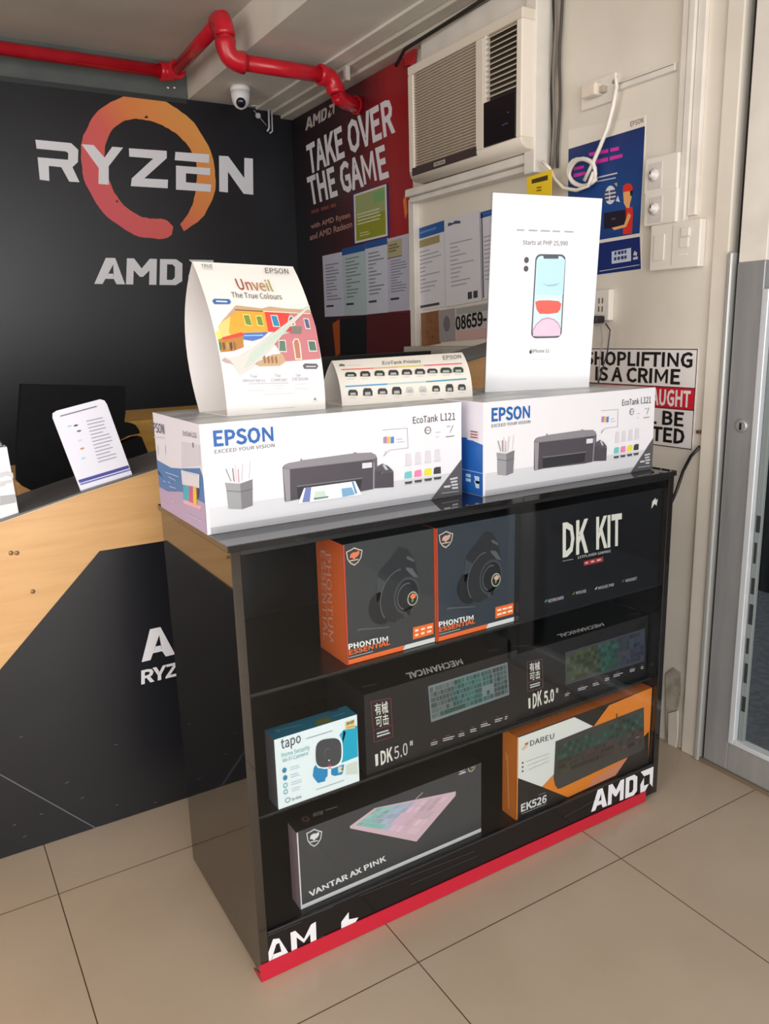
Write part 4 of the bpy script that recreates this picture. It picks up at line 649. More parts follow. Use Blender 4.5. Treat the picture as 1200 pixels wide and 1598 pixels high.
# ------------------------------------------------------------------ paper and notices
TX = M((120, 122, 134), .6); BLUEH = M((38, 84, 150), .5)
def sheet(name, label, cat, px, mt, X, group=None, th=.0022):
    f = left(X, 0, 0); b = MB(); b.slab(f, [f.uv(*q) for q in px], mt, -th, 0)
    c = f.uv(*lerp2(px, .5, 1)); t = thing(name, label, cat, tuple(f.p(*c)), group)
    b.build('paper', t); return t, f
c8 = crop(480, 340, 4.0)
G1 = 'notices on the red poster'
for q, label, tint, X, hd in (
    (c8((92, 238), (213, 212), (232, 612), (108, 618)), 'plain pale notice, leftmost sheet stuck on the red poster', (196, 200, 218), XR-.0105, None),
    (c8((214, 195), (357, 160), (370, 605), (230, 612)), 'pale green notice with blue heading, second sheet from left on red poster', (176, 196, 200), XR-.0125, .10),
    (c8((358, 155), (497, 122), (504, 590), (370, 603)), 'pale notice with blue heading, third sheet from left on red poster', (198, 204, 218), XR-.0145, .09),
    (c8((497, 132), (645, 93), (645, 575), (505, 588)), 'notice with an olive box at its top, at the right edge of the red poster', (186, 186, 204), XR-.0165, None)):
    t, f = sheet('paper_notice', label, 'notice', q, M(tint, .55), X, G1)
    if hd: b = MB(); b.quad(f, sub(q, 0, 0, 1, hd), BLUEH, 1); b.build('blue_heading', t)
    if 'olive' in label:
        b = MB(); b.quad(f, sub(q, 0, .04, .62, .27), M((172, 164, 128), .55), 1); small_print(b, f, sub(q, .05, .08, .6, .2), 3, M((110, 104, 80), .6)); b.line(f, lerp2(q, 0, .27), lerp2(q, .62, .27), .003, DGREY, 2); b.build('olive_box', t)
        b = MB(); b.line(f, lerp2(q, .97, 0), lerp2(q, .97, 1), .008, WHITE, 2); b.build('acrylic_edge', t)
    b = MB(); small_print(b, f, sub(q, .12, .3 if 'olive' in label else .14, .9, .75), 12, TX, fill=.3, lo=.3); small_print(b, f, sub(q, .1, .8, .5, .86), 1, DGREY); b.build('small_print', t)
t, f = sheet('certificate', 'green certificate in a pale border stuck on the red poster', 'certificate', [(550, 303), (605, 285), (607, 369), (552, 381)], M((40, 44, 120), .5), XR-.0105)
q = [(552, 304), (603, 287), (605, 368), (554, 380)]; b = MB(); b.quad(f, q, M((216, 218, 206), .5), 1)
b.quad(f, sub(q, .05, .04, .95, .5), M((152, 166, 112), .5), 2); b.quad(f, sub(q, .05, .5, .95, .96), M((142, 148, 44), .5), 2); b.quad(f, sub(q, .6, .1, .93, .3), M((120, 170, 110), .5), 3); b.build('printed_area', t)
b = MB(); small_print(b, f, sub(q, .08, .4, .92, .66), 4, M((206, 210, 180), .6), layer=4, lo=.8, fill=.4); small_print(b, f, sub(q, .15, .8, .6, .9), 2, M((196, 196, 140), .6), layer=4); b.build('small_print', t)
G2 = 'notices under the air conditioner'
for q, label, X, hd, olive in (
    (c8((652, 80), (852, 15), (862, 552), (670, 585)), 'notice with blue heading and olive band under the air conditioner', XR-.004, .13, True),
    (c8((853, 10), (1070, -45), (1085, 515), (864, 557)), 'plain white notice with stamp, middle sheet under the air conditioner', XR-.0065, None, False),
    (c8((1080, -35), (1200, -68), (1200, 492), (1092, 512)), 'blue framed notice half hidden behind the white phone sign', XR-.0085, .07, False)):
    t, f = sheet('paper_notice', label, 'notice', q, M((208, 206, 212), .55), X, G2)
    if hd: b = MB(); b.quad(f, sub(q, 0, 0, 1, hd), BLUEH, 1); small_print(b, f, sub(q, .1, .02, .9, hd-.03), 1, M((90, 130, 190), .5), fill=.3); b.build('blue_heading', t)
    b = MB()
    if olive: b.quad(f, sub(q, .07, .15, .85, .24), M((150, 140, 96), .55), 1); small_print(b, f, sub(q, .15, .93, .85, .98), 1, DGREY, fill=.6, lo=.9)
    elif hd: b.line(f, lerp2(q, .06, .02), lerp2(q, .06, .98), .006, M((30, 44, 90), .5), 1)
    else:
        for k in (0, 1): b.quad(f, sub(q, .62+.16*k, .88, .74+.16*k, .96), DGREY, 1)
        b.poly(f, [lerp2(q, u, v) for u, v in ((.1, .09), (.12, .05), (.26, .065), (.3, .045), (.46, .06), (.47, .09), (.3, .08))], M((70, 72, 100), .5), 2)
    small_print(b, f, sub(q, .14, .27, .92, .8), 11, M((150, 150, 160), .6), fill=.25, lo=.3); b.build('small_print', t)
q = [(684, 485), (762, 472), (762, 527), (686, 534)]
t, f = sheet('number_plate', 'paper plate numbered 08659 pinned below the white notices', 'number plate', q, M((186, 180, 178), .55), XR-.004)
b = MB(); b.quad(f, sub(q, 0, 0, .33, 1), M((150, 142, 142), .55), 1); b.ellipse(f, lerp2(q, .16, .45), .022, .03, M((110, 104, 110), .6), 2, n=16); b.quad(f, sub(q, .36, .72, 1, 1), M((196, 160, 156), .55), 1); b.quad(f, sub(q, .36, .03, 1, .22), M((150, 152, 150), .55), 1); b.build('printed_panels', t)
b = MB(); b.text(f, '08659-', lerp2(q, .34, .67), lerp2(q, .97, .62), lerp2(q, .34, .28), BLACK, 3, bold=.02); b.build('numerals', t)
q = [(656, 489), (686, 484), (687, 536), (658, 541)]
t, f = sheet('wood_offcut', 'small brown wooden board beside the numbered paper plate', 'board', q, wood('brown_board', (120, 78, 48), (140, 94, 58)), XR-.003)
for u, v in ((.3, .6), (.6, .75), (.55, .3)): b = MB(); b.ellipse(f, lerp2(q, u, v), .004, .004, DGREY, 1, n=8); b.build('nail_hole', t)
q = [(822, 277), (861, 264), (860, 305), (822, 308)]
t, f = sheet('yellow_sticker', 'yellow warning sticker under the air conditioner corner', 'sticker', q, M((236, 200, 40), .5), XR-.0765)
b = MB(); b.quad(f, sub(q, .2, .18, .85, .38), M((70, 60, 30), .5), 1); small_print(b, f, sub(q, .4, .55, .7, .8), 2, M((120, 100, 30), .5)); b.build('print', t)

# blue poster with the delivery boy
q = [(887, 203), (1007, 180), (1000, 420), (886, 436)]
t, f = sheet('printer_poster', 'blue and white poster with delivery boy in red on the right wall', 'poster', q, M((226, 218, 208), .5), XR-.002)
c3 = crop(880, 170, 5.921)
NAVY = ramp_along('navy_print', 'Z', 0, .38, [(0, (26, 42, 104)), (.5, (32, 74, 140)), (1, (26, 48, 104))], .4)
b = MB(); b.poly(f, c3((43, 372), (750, 158), (700, 1148), (35, 1260)), NAVY, 1); b.poly(f, c3((30, 1290), (702, 1180), (712, 1478), (30, 1570)), M((24, 42, 108), .4), 1); b.build('blue_areas', t)
b = MB(); PK = M((206, 52, 160), .4)
small_print(b, f, c3((228, 402), (522, 340), (520, 385), (230, 445)), 1, PK, cols=3, fill=.75, lo=.85); small_print(b, f, c3((278, 470), (558, 405), (556, 450), (280, 520)), 1, PK, cols=2, fill=.75, lo=.9)
b.build('pink_headline', t); b = MB(); small_print(b, f, c3((88, 535), (190, 515), (190, 550), (90, 575)), 1, PK, cols=1, fill=.75, lo=.9); small_print(b, f, c3((88, 598), (205, 572), (205, 610), (88, 640)), 1, PK, cols=1, fill=.75, lo=.9); b.build('pink_headline', t)
b = MB(); b.line(f, *c3((270, 645), (495, 592)), .004, LGREY, 2); b.line(f, *c3((260, 680), (480, 636)), .003, LGREY, 2); b.build('footer_rules', t); b = MB()
b.quad(f, c3((443, 1318), (622, 1283), (622, 1405), (443, 1432)), M((196, 206, 226), .4), 2); small_print(b, f, c3((470, 1312), (590, 1290), (590, 1392), (460, 1412)), 2, M((50, 60, 110), .4), layer=3, cols=4, fill=.6, lo=.7)
b.poly(f, c3((640, 1350), (655, 1310), (680, 1330), (672, 1358)), LGREY, 2); b.quad(f, c3((640, 1372), (684, 1362), (684, 1388), (640, 1395)), LGREY, 2); b.line(f, *c3((330, 1500), (700, 1440)), .002, LGREY, 2); b.build('footer_print', t)
b = MB(); b.text(f, 'EPSON', *c3((617, 165), (735, 125), (615, 120)), M((90, 84, 84), .5), 2, bold=.01); b.build('maker_wordmark', t)
b = MB(); b.ellipse(f, c3((430, 795))[0], .021, .026, M((214, 218, 226), .4), 2, rot=.2); b.poly(f, c3((480, 850), (520, 862), (500, 800)), M((214, 218, 226), .4), 2); b.poly(f, c3((465, 690), (495, 680), (495, 720)), M((170, 180, 70), .4), 3)
small_print(b, f, c3((362, 760), (488, 735), (488, 842), (366, 862)), 3, M((70, 70, 100), .5), layer=3, cols=2, fill=.6, lo=.8)
b.build('speech_bubble', t)
b = MB(); SK = M((232, 170, 110), .5); RD = M((214, 52, 44), .45)
b.poly(f, c3((548, 1160), (545, 960), (585, 905), (635, 905), (640, 960), (630, 1150)), RD, 2)
b.poly(f, c3((550, 770), (620, 745), (632, 800), (612, 880), (608, 915), (580, 915), (556, 870)), SK, 3); b.poly(f, c3((612, 760), (640, 750), (636, 800), (618, 808)), M((30, 24, 30), .5), 4)
b.poly(f, c3((548, 770), (552, 715), (580, 688), (620, 690), (640, 720), (640, 752)), RD, 5); b.poly(f, c3((372, 962), (575, 930), (572, 1090), (372, 1110)), M((34, 26, 44), .4), 3); b.line(f, *c3((440, 1020), (480, 1012)), .003, M((110, 90, 110), .5), 4)
b.poly(f, c3((445, 1100), (560, 1070), (600, 960), (625, 985), (580, 1090), (470, 1120)), SK, 5); b.build('delivery_figure', t)

# ------------------------------------------------------------------ electrics on the right wall
def plate(px, x0, x1, mt=PLASTIC, bev=.002):
    f = left(XR, 0, 0); us = [f.uv(*q) for q in px]; y = [-u for u, v in us]; z = [v for u, v in us]
    mb = MB(); mb.box((x0, min(y), min(z)), (x1, max(y), max(z)), mt, bev); return mb
t = thing('wall_outlet', 'white wall outlet with plug, high beside the slanted trunking', 'outlet', (XR, 1.81, 1.88))
plate([(912, 133), (963, 157)], XR-.012, XR).build('face_plate', t)
b = MB(); b.box((XR-.045, 1.782, 1.893), (XR-.012, 1.84, 1.927), M((226, 214, 200), .35), .006); b.box((XR-.03, 1.765, 1.897), (XR-.012, 1.784, 1.915), M((180, 168, 156), .4), .003); b.build('plug', t)
t = thing('flat_trunking', 'short flat white trunking running from the upper outlet to the door trunking', 'trunking', (XR, 1.64, 1.88))
b = MB(); b.box((XR-.014, 1.531, 1.893), (XR, 1.736, 1.913), TRIMW, .002); b.build('cover', t)
f = left(XR-.014, 0, 0); b = MB(); b.line(f, project(Vector((XR-.014, 1.735, 1.908))), project(Vector((XR-.014, 1.535, 1.908))), .0015, DGREY, 1); b.build('seam', t)
t = thing('power_cord', 'white coiled power cord hanging from the upper wall outlet', 'cord', (XR-.035, 1.775, 1.90))
P = lambda x, y, X=XR-.03: tuple(on_x(x, y, X))
pts = [P(958, 128, XR-.04), P(961, 120, XR-.055), P(962, 135), P(957, 165), P(948, 200), P(936, 230), P(925, 255), P(912, 282)]
b = MB(); b.tube(pts, .006, M((232, 226, 218), .4), 8); b.build('lead', t)
b = MB(); cpts = []
for i in range(58):
    a = -i*.33+.4; r = 1+.06*math.sin(i*.9); k = i/57
    cpts.append(P(907+21*r*math.cos(a)+3*k, 268+21*r*math.sin(a)+2*k, XR-.024-.008*math.sin(i*.33)))
b.tube(cpts, .0055, M((230, 224, 216), .4), 8); b.build('coil', t)
b = MB(); b.tube([P(926, 268), P(918, 290), P(900, 297), P(880, 294), P(866, 280), P(857, 262, XR-.06), P(846, 252, XR-.07)], .0055, M((226, 218, 208), .4), 8); b.build('tail', t)
for px, label in (([(1018, 250), (1068, 295)], 'white rotary dimmer switch box, upper of the two by the door'), ([(1017, 303), (1066, 347)], 'white rotary dimmer switch box, lower of the two by the door')):
    c = on_x(1042, sum(p[1] for p in px)/2, XR)
    t = thing('dimmer_switch', label, 'dimmer switch', tuple(c), 'dimmer boxes by the door')
    plate(px, XR-.030, XR, bev=.004).build('box', t)
    y, z = c.y+.018, c.z
    b = MB(); b.box((XR-.032, y-.024, z-.036), (XR-.0301, y+.02, z+.03), M((206, 200, 196), .4)); in_ = b.build('insert', t)
    b = MB(); b.lathe((XR-.032, y, z), (-1, 0, 0), [(0, .017), (.006, .016), (.008, .009), (.016, .008), (.017, .001)], M((216, 210, 206), .3), 20); b.box((XR-.0495, y-.002, z), (XR-.047, y+.002, z+.008), DGREY); b.build('knob', in_)
t = thing('switch_plate', 'wide white light switch plate below the dimmer boxes', 'light switch', (XR, 1.495, 1.40))
plate([(1025, 353), (1099, 416)], XR-.024, XR, bev=.003).build('face_plate', t)
b = MB(); b.box((XR-.027, 1.527, 1.417), (XR-.024, 1.562, 1.485), PLASTIC, .001); b.build('blank_module', t)
b = MB(); b.box((XR-.029, 1.447, 1.472), (XR-.024, 1.472, 1.494), PLASTIC, .001); b.build('rocker', t)
b = MB(); b.box((XR-.027, 1.449, 1.444), (XR-.024, 1.476, 1.469), PLASTIC, .001); b.build('rocker', t)
b = MB(); b.box((XR-.0255, 1.45, 1.425), (XR-.024, 1.478, 1.428), M((240, 236, 230), .3)); f = left(XR-.024, 0, 0)
b.line(f, project(Vector((XR-.024, 1.502, 1.505))), project(Vector((XR-.024, 1.502, 1.402))), .0012, M((150, 142, 134), .5), 1); b.build('indicator_slot', t)
t = thing('lower_outlet', 'low white wall outlet with black adapter beside the phone sign', 'outlet', (XR, 1.76, 1.29))
b = MB(); b.box((XR-.022, 1.722, 1.262), (XR, 1.79, 1.352), PLASTIC, .003); b.build('face_plate', t)
b = MB(); [b.box((XR-.0235, 1.745+.014*i, z), (XR-.022, 1.749+.014*i, z+.016), M((110, 100, 94), .5)) for i in (0, 1) for z in (1.312, 1.288)]; b.build('slots', t)
b = MB(); b.box((XR-.06, 1.735, 1.254), (XR-.022, 1.80, 1.276), BLACK, .004); ad_ = b.build('adapter', t)
b = MB(); b.tube([P(945, 505, XR-.04), P(952, 515, XR-.04), P(948, 548, XR-.03), P(936, 590, XR-.03), P(930, 612, XR-.03)], .0022, DGREY, 6); b.build('cable', ad_)
b = MB(); b.tube([P(938, 505, XR-.04), P(940, 530, XR-.03), P(936, 560, XR-.03), P(933, 600, XR-.03)], .002, M((150, 146, 146), .5), 6); b.build('cable', ad_)

# shoplifting sign
z0, z1 = .904, 1.179
t = thing('warning_sign', 'white shoplifting warning sign with red band low on right wall', 'sign', (XR, 1.63, z0))
f = left(XR-.003, 0, 0); W = lambda y, z: project(Vector((XR-.003, y, z)))
b = MB(); b.box((XR-.003, 1.416, z0), (XR, 1.846, z1), M((232, 228, 228), .45)); b.build('panel', t)
b = MB()
for y0_, y1_, za, zb in ((1.416, 1.846, z1-.0025, z1), (1.416, 1.846, z0, z0+.0025), (1.416, 1.4185, z0, z1), (1.8435, 1.846, z0, z1), (1.416, 1.846, 1.072, 1.0745), (1.416, 1.846, 1.012, 1.0145)):
    b.quad(f, [W(y1_, zb), W(y0_, zb), W(y0_, za), W(y1_, za)], BLACK, 1)
b.build('border', t)
b = MB(); b.quad(f, [W(1.8435, 1.072), W(1.4185, 1.072), W(1.4185, 1.0145), W(1.8435, 1.0145)], M((200, 26, 50), .45), 1); b.build('red_band', t)
BK = M((20, 18, 20), .45)
b = MB(); b.text(f, 'SHOPLIFTING', W(1.832, 1.130), W(1.430, 1.130), W(1.832, 1.168), BK, 2, bold=.03); b.text(f, 'IS A CRIME', W(1.785, 1.083), W(1.468, 1.083), W(1.785, 1.122), BK, 2, bold=.03)
b.text(f, 'IF YOU ARE CAUGHT', W(1.80, 1.022), W(1.43, 1.022), W(1.80, 1.064), M((236, 226, 226), .45), 2, bold=.02)
b.text(f, 'YOU WILL BE', W(1.83, .967), W(1.448, .967), W(1.83, 1.004), BK, 2, bold=.03); b.text(f, 'PROSECUTED', W(1.83, .918), W(1.442, .918), W(1.83, .957), BK, 2, bold=.03); b.build('lettering', t)
b = MB(); b.tube([P(1045, 790, XR-.05), P(1056, 765, XR-.03), P(1066, 735, XR-.02), P(1078, 712, XR-.015), P(1092, 697, XR-.012)], .0045, BLACK, 8); b.tube([P(1088, 674, XR-.006), P(1094, 674, XR-.006)], .005, M((110, 60, 60), .5), 8)
tag(b.build('black_cable', at=(XR, 1.43, .85)), 'black cable rising from behind the black cabinet to the door post', 'cable')

# ------------------------------------------------------------------ reception counter with its sloping top, behind the cabinet
YC = 1.975
FC = front(0, YC, 0)
PROF = [(-.95, .600), (.152, .844), (.336, .888), (.462, .914), (.514, .925), (1.4936, 1.149), (1.5684, 1.163), (1.78, 1.205)]
def ledge_z(x):
    for (a, za), (c, zc) in zip(PROF, PROF[1:]):
        if x <= c: return za+(zc-za)*(x-a)/(c-a)
    return PROF[-1][1]
t = thing('reception_counter', 'orange wood reception counter with black lower panel and sloping top', 'counter', (.4, YC+.12, 0))
b = MB(); b.slab(FC, [(-.95, 0)]+[(1.78, 0)]+PROF[::-1], WOOD, -.03, 0); b.build('front_panel', t)
b = MB(); BV = noisy('black_counter_vinyl', (26, 26, 31), (33, 33, 38), scale=2, rough=.3)
b.slab(FC, [(-.40, .0008), (1.20, .0008), (1.45, .25), (1.20, .737), (.363, .739), (.108, .489)], BV, .0002, .0015)
b.line(FC, (0, 1208), (150, 1292), .003, M((96, 96, 104), .4), 6); b.ellipse(FC, (152, 1291), .006, .003, GREY, 6, n=8)
for i, (x, y) in enumerate(((30, 1150), (36, 1306), (62, 1270), (20, 1288), (180, 1256), (102, 1222), (240, 1252), (126, 1246), (178, 1162), (310, 1232))): b.line(FC, (x, y), (x+5, y-1-2*(i % 2)), .0012, M((130, 130, 134), .5), 6)
b.build('black_panel', t)
b = MB()
for (a, za), (c, zc) in zip(PROF, PROF[1:]):
    q = lambda x, z, y: (x, y, z)
    b.hexa([(a, YC-.004, za), (c, YC-.004, zc), (c, YC+.215, zc), (a, YC+.215, za)], [(a, YC-.004, za+.004), (c, YC-.004, zc+.004), (c, YC+.215, zc+.004), (a, YC+.215, za+.004)], noisy('dark_grey_laminate', (84, 82, 84), (98, 96, 98), scale=5, rough=.35))
b.build('top_ledge', t)
b = MB(); edge_glint = M((236, 206, 160), .4)  # pale colour along the wood's top edge, a painted highlight
for (a, za), (c, zc) in zip(PROF, PROF[1:]): b.hexa([(a, YC-.0015, za-.003), (c, YC-.0015, zc-.003), (c, YC-.0001, zc-.003), (a, YC-.0001, za-.003)], [(a, YC-.0015, za-.0002), (c, YC-.0015, zc-.0002), (c, YC-.0001, zc-.0002), (a, YC-.0001, za-.0002)], edge_glint)
b.build('edge_strip', t)
b = MB(); b.box((-.95, YC+.19, 0), (1.78, YC+.21, .55), WOOD); b.build('back_panel', t)
SCREW = M((150, 120, 84), .35, .6)
for px in ((17, 863), (26, 863), (51, 923)):
    c = on_y(*px, YC); b = MB(); b.lathe(c, (0, -1, 0), [(0, .0055), (.002, .005), (.003, .002)], SCREW, 12); b.ellipse(front(0, YC-.003, 0), project(c+Vector((0, -.003, 0))), .002, .0006, DGREY, 1, n=6); b.build('screw', t)
b = MB(); c4 = crop(0, 600, 3.0); ly, lz = on_y(*c4((655, 1300))[0], YC), on_y(*c4((722, 1140))[0], YC)
q = [project(Vector((x, YC, z))) for x, z in ((.436, lz.z), (.80, lz.z), (.80, ly.z), (.436, ly.z))]
maker_letters(b, FC, q, LW, 6); w0, w1 = on_y(220, 1067, YC), on_y(220, 1047, YC)
b.build('maker_logo', t); b = MB(); b.text(FC, 'RYZEN', (220, 1067), project(Vector((.60, YC, w0.z))), (220, 1047), LW, 6, bold=.03); b.build('lettering', t)

# slanted card standing on the ledge
def face3(a, bb, c):
    U = (bb-a).normalized(); N = U.cross(c-a).normalized(); return Face(a, U, N.cross(U))
BL, BR, TL = on_y(127, 768, 1.987), on_y(208, 744, 1.987), on_y(83, 645, 2.04)
BL, BR, TL = (p+Vector((0, 0, .006)) for p in (BL, BR, TL)); f = face3(BL, BR, TL)
t = thing('price_card', 'white printed card with blue stripe standing on the wooden counter ledge', 'card', tuple(BL))
q = [(127, 769), (208, 745), (167, 631), (163, 625), (156, 623), (88, 641), (82, 645), (82, 652)]
b = MB(); b.slab(f, [f.uv(*p) for p in q], M((226, 226, 240), .4), -.003, 0); b.build('card', t)
b = MB(); b.poly(f, c4((366, 448), (600, 378), (606, 392), (372, 462)), M((62, 66, 150), .45), 1); b.poly(f, c4((375, 465), (610, 396), (612, 402), (377, 472)), M((96, 100, 170), .45), 1); b.build('blue_stripe', t)
b = MB(); small_print(b, f, c4((275, 145), (470, 92), (475, 102), (280, 155)), 1, TX, fill=.5, lo=.9)
small_print(b, f, c4((400, 165), (490, 145), (555, 345), (460, 372)), 13, M((160, 162, 176), .5), fill=.3, lo=.6)
for x, y, c in ((325, 195, (150, 214, 214)), (355, 192, (50, 56, 70)), (370, 218, (80, 90, 140)), (385, 300, (190, 140, 70)), (390, 345, (150, 214, 214)), (375, 262, (200, 206, 230))): b.ellipse(f, c4((x, y))[0], .0055, .0022, M(c, .5), 1, n=10)
b.build('print', t)

# clear-fronted product pack at the left edge of the picture
p1, p0 = on_y(27, 785, 1.985), on_y(16, 697, 1.985)
t = thing('product_pack', 'white product pack with clear cap on the counter ledge at left edge', 'product pack', (p1.x-.05, 2.0, ledge_z(p1.x-.05)+.004))
x1, x0 = p1.x, p1.x-.13; zt = p0.z
b = MB(); b.hexa([(x0, 1.985, ledge_z(x0)+.0042), (x1, 1.985, ledge_z(x1)+.0042), (x1, 2.03, ledge_z(x1)+.0042), (x0, 2.03, ledge_z(x0)+.0042)], [(x0-.004, 1.985, zt), (x1-.006, 1.985, zt), (x1-.006, 2.03, zt), (x0-.004, 2.03, zt)], M((226, 226, 228), .35)); b.build('pack', t)
f = front(0, 1.985, 0); b = MB(); G2_ = M((196, 196, 200), .4)
b.poly(f, [(0, 738), (12, 735), (20, 738), (21, 746), (10, 742), (0, 746)], G2_, 1); b.poly(f, [(0, 752), (18, 748), (20, 754), (0, 760)], G2_, 1); b.poly(f, [(0, 774), (24, 771), (25, 784), (0, 789)], M((168, 168, 172), .4), 1); b.poly(f, [(9, 755), (20, 753), (22, 770), (11, 771)], WHITE, 2); b.build('print', t)
b = MB(); b.box((x0, 1.99, zt), (x1-.012, 2.025, zt+.012), ACRYLIC, .003); b.build('cap', t)

# ------------------------------------------------------------------ behind the counter: desk, chair, monitor
t = thing('inner_desk', 'orange wooden desk behind the counter with a black chair in front', 'desk', (.9, 2.95, 0))
zt = on_y(215, 657, 2.75).z; xl = on_y(196, 660, 2.75).x; YW = wood('yellow_wood_laminate', (196, 150, 70), (214, 170, 84))
b = MB(); b.box((xl, 2.75, 0), (1.15, 2.77, zt), YW, .002); b.build('front_board', t)
b = MB(); b.box((xl, 2.7702, zt-.02), (1.15, 3.2, zt), YW, .002); b.build('desk_top', t)
b = MB(); b.box((xl+.02, 2.7702, 0), (xl+.04, 3.18, zt-.0202), YW); b.build('side_board', t)
b = MB(); b.box((1.11, 2.7702, 0), (1.13, 3.18, zt-.0202), YW); b.build('side_board', t)
t = thing('drawer_unit', 'low wooden drawer unit half hidden behind the left end of the counter', 'drawer unit', (.34, 2.85, 0))
z_ = on_y(40, 752, 2.65).z; xa, xb = on_y(27, 760, 2.65).x, on_y(135, 760, 2.65).x
b = MB(); b.box((xa, 2.65, 0), (xb, 3.05, z_), WOOD, .002); b.build('body', t)
for k in range(3):
    b = MB(); b.box((xa+.01, 2.636, .05+k*.24), (xb-.01, 2.6499, .27+k*.24), WOOD, .002); d_ = b.build('drawer', t)
    b = MB(); b.box(((xa+xb)/2-.05, 2.622, .2+k*.24), ((xa+xb)/2+.05, 2.636, .212+k*.24), DGREY, .002); b.build('handle', d_)
t = thing('office_chair', 'black office chair with rounded back between the counter and the inner desk', 'chair', (.5, 2.5, 0))
FQ = front(0, 2.45, 0); CH = noisy('black_leatherette', (11, 11, 14), (14, 14, 17), scale=20, rough=.75, spec=.2)
b = MB(); c7 = crop(160, 620, 12.0)
b.slab(FQ, [FQ.uv(*p) for p in [(34, 600), (27, 700), (28, 752), (34, 758), (48, 765), (64, 768), (84, 767), (110, 762), (150, 735)]+c7((340, 800), (480, 720), (640, 690), (705, 670), (680, 600), (620, 520), (560, 492), (430, 490), (410, 440), (430, 300), (430, -200))], CH, -.05, 0); b.build('backrest', t, bevel=.008)
b = MB(); b.slab(FQ, [FQ.uv(*p) for p in c7((300, 880), (440, 830), (620, 760), (735, 745), (900, 1150), (960, 1260), (560, 1500), (340, 1500))], CH, -.05, 0); b.build('lumbar_pad', t, bevel=.006)
b = MB(); b.box((.30, 2.22, .46), (.68, 2.60, .54), CH, .02); b.build('seat', t)
b = MB(); b.tube([(.49, 2.42, .04), (.49, 2.42, .46)], .025, BLACK, 12); b.build('column', t)
b = MB(); b.tube([(.49, 2.47, .50), (.49, 2.52, .55), (.49, 2.505, .95)], .018, BLACK, 8); b.build('back_bracket', t)
for k in range(5):
    a = k*2*PI/5+.3; b = MB(); b.tube([(.49, 2.42, .07), (.49+.24*math.cos(a), 2.42+.19*math.sin(a), .055)], [.022, .014], BLACK, 8)
    b.lathe((.49+.24*math.cos(a), 2.42+.19*math.sin(a)-.012, .024), (0, 1, 0), [(0, .02), (.004, .024), (.02, .024), (.024, .02)], DGREY, 12); b.build('leg', t)
t = thing('desktop_monitor', 'black monitor top showing behind the small printer display', 'monitor', (1.47, 2.47, .76))
b = MB(); b.slab(front(0, 2.45, 0), [(1.235, .86), (1.692, .86), (1.692, 1.173), (1.235, 1.167)], BLACK, -.04, 0); b.build('screen_housing', t, bevel=.004)
b = MB(); b.box((1.44, 2.462, .76), (1.50, 2.478, .90), BLACK); b.box((1.36, 2.40, .752), (1.58, 2.55, .764), BLACK, .003); b.build('stand', t)
t = thing('cashier_desk', 'low dark desk behind the counter carrying the monitor', 'desk', (1.4, 2.6, 0))
b = MB(); b.box((1.22, 2.25, .73), (1.84, 2.9, .752), DGREY, .002); b.build('desk_top', t)
for x in (1.24, 1.80): b = MB(); b.box((x, 2.27, 0), (x+.022, 2.88, .73), DGREY); b.build('side_board', t)

# ------------------------------------------------------------------ the black display cabinet
YF = 1.265; CX0, CX1, CYB, CZ = .447, 1.595, 1.69, .896
FF = front(0, YF, 0); FL = left(CX0, 0, 0)
t = thing('display_cabinet', 'glossy black glass-fronted display cabinet with red strip along its foot', 'cabinet', ((CX0+CX1)/2, (YF+CYB)/2, 0))
b = MB(); b.box((CX0, YF, .014), (CX0+.018, CYB, .883), MIRRORBLACK, .0008); b.build('side_panel', t)
b = MB(); b.box((CX1-.018, YF, .014), (CX1, CYB, .883), BLACKGLOSS, .0008); b.build('side_panel', t)
b = MB(); b.box((CX0-.006, YF-.004, .8832), (CX1+.004, CYB, CZ), BLACKGLOSS, .0012); b.build('top_panel', t)
b = MB(); b.box((CX0+.0182, YF+.004, .874), (CX1-.0182, YF+.02, .883), BLACKIN); b.build('header_rail', t)
b = MB(); b.box((CX0+.0182, CYB-.02, .014), (CX1-.0182, CYB-.002, .883), BLACKIN); b.build('back_panel', t)
b = MB(); b.box((CX0+.0182, YF+.003, .084), (CX1-.0182, CYB-.0202, .0995), BLACKIN); b.build('bottom_panel', t)
SHELF = noisy('black_shelf', (14, 14, 17), (19, 19, 22), scale=4, rough=.2)
for z in (.345, .600):
    b = MB(); b.box((CX0+.0184, 1.288, z-.007), (CX1-.0184, CYB-.0205, z), SHELF); b.box((CX0+.0184, 1.2868, z-.003), (CX1-.0184, 1.2879, z), M((30, 30, 32), .5)); b.build('shelf', t)
b = MB(); b.box((CX0+.0182, YF+.001, .014), (CX1-.0182, YF+.0028, .0995), M((17, 16, 19), .12)); b.box((CX0+.02, YF+.0005, .100), (CX1-.02, YF+.004, .104), M((44, 44, 48), .25)); kp_ = b.build('kick_panel', t)
b = MB(); b.box((CX0+.0186, YF+.004, .1042), (CX1-.0186, YF+.008, .8738), GLASS); b.build('glass_front', t)
RS = M((188, 26, 50), .4)
FK = front(0, YF+.001, 0)
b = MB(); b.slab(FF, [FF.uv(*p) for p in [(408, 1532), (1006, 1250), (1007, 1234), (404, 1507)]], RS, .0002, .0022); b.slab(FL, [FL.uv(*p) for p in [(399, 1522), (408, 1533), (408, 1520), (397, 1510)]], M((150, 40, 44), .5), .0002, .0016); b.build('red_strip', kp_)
for x in (CX0+.012, CX1-.09):
    for y in (YF+.006, CYB-.05): b = MB(); b.box((x, y, 0), (x+.055, y+.04, .0139), M((30, 28, 28), .6), .002); b.build('foot', t)
c5 = crop(390, 1400, 4.8); DW = M((226, 226, 232), .4)
b = MB()
A = lambda mt, l, *pts: b.poly(FK, c5(*pts), mt, l)
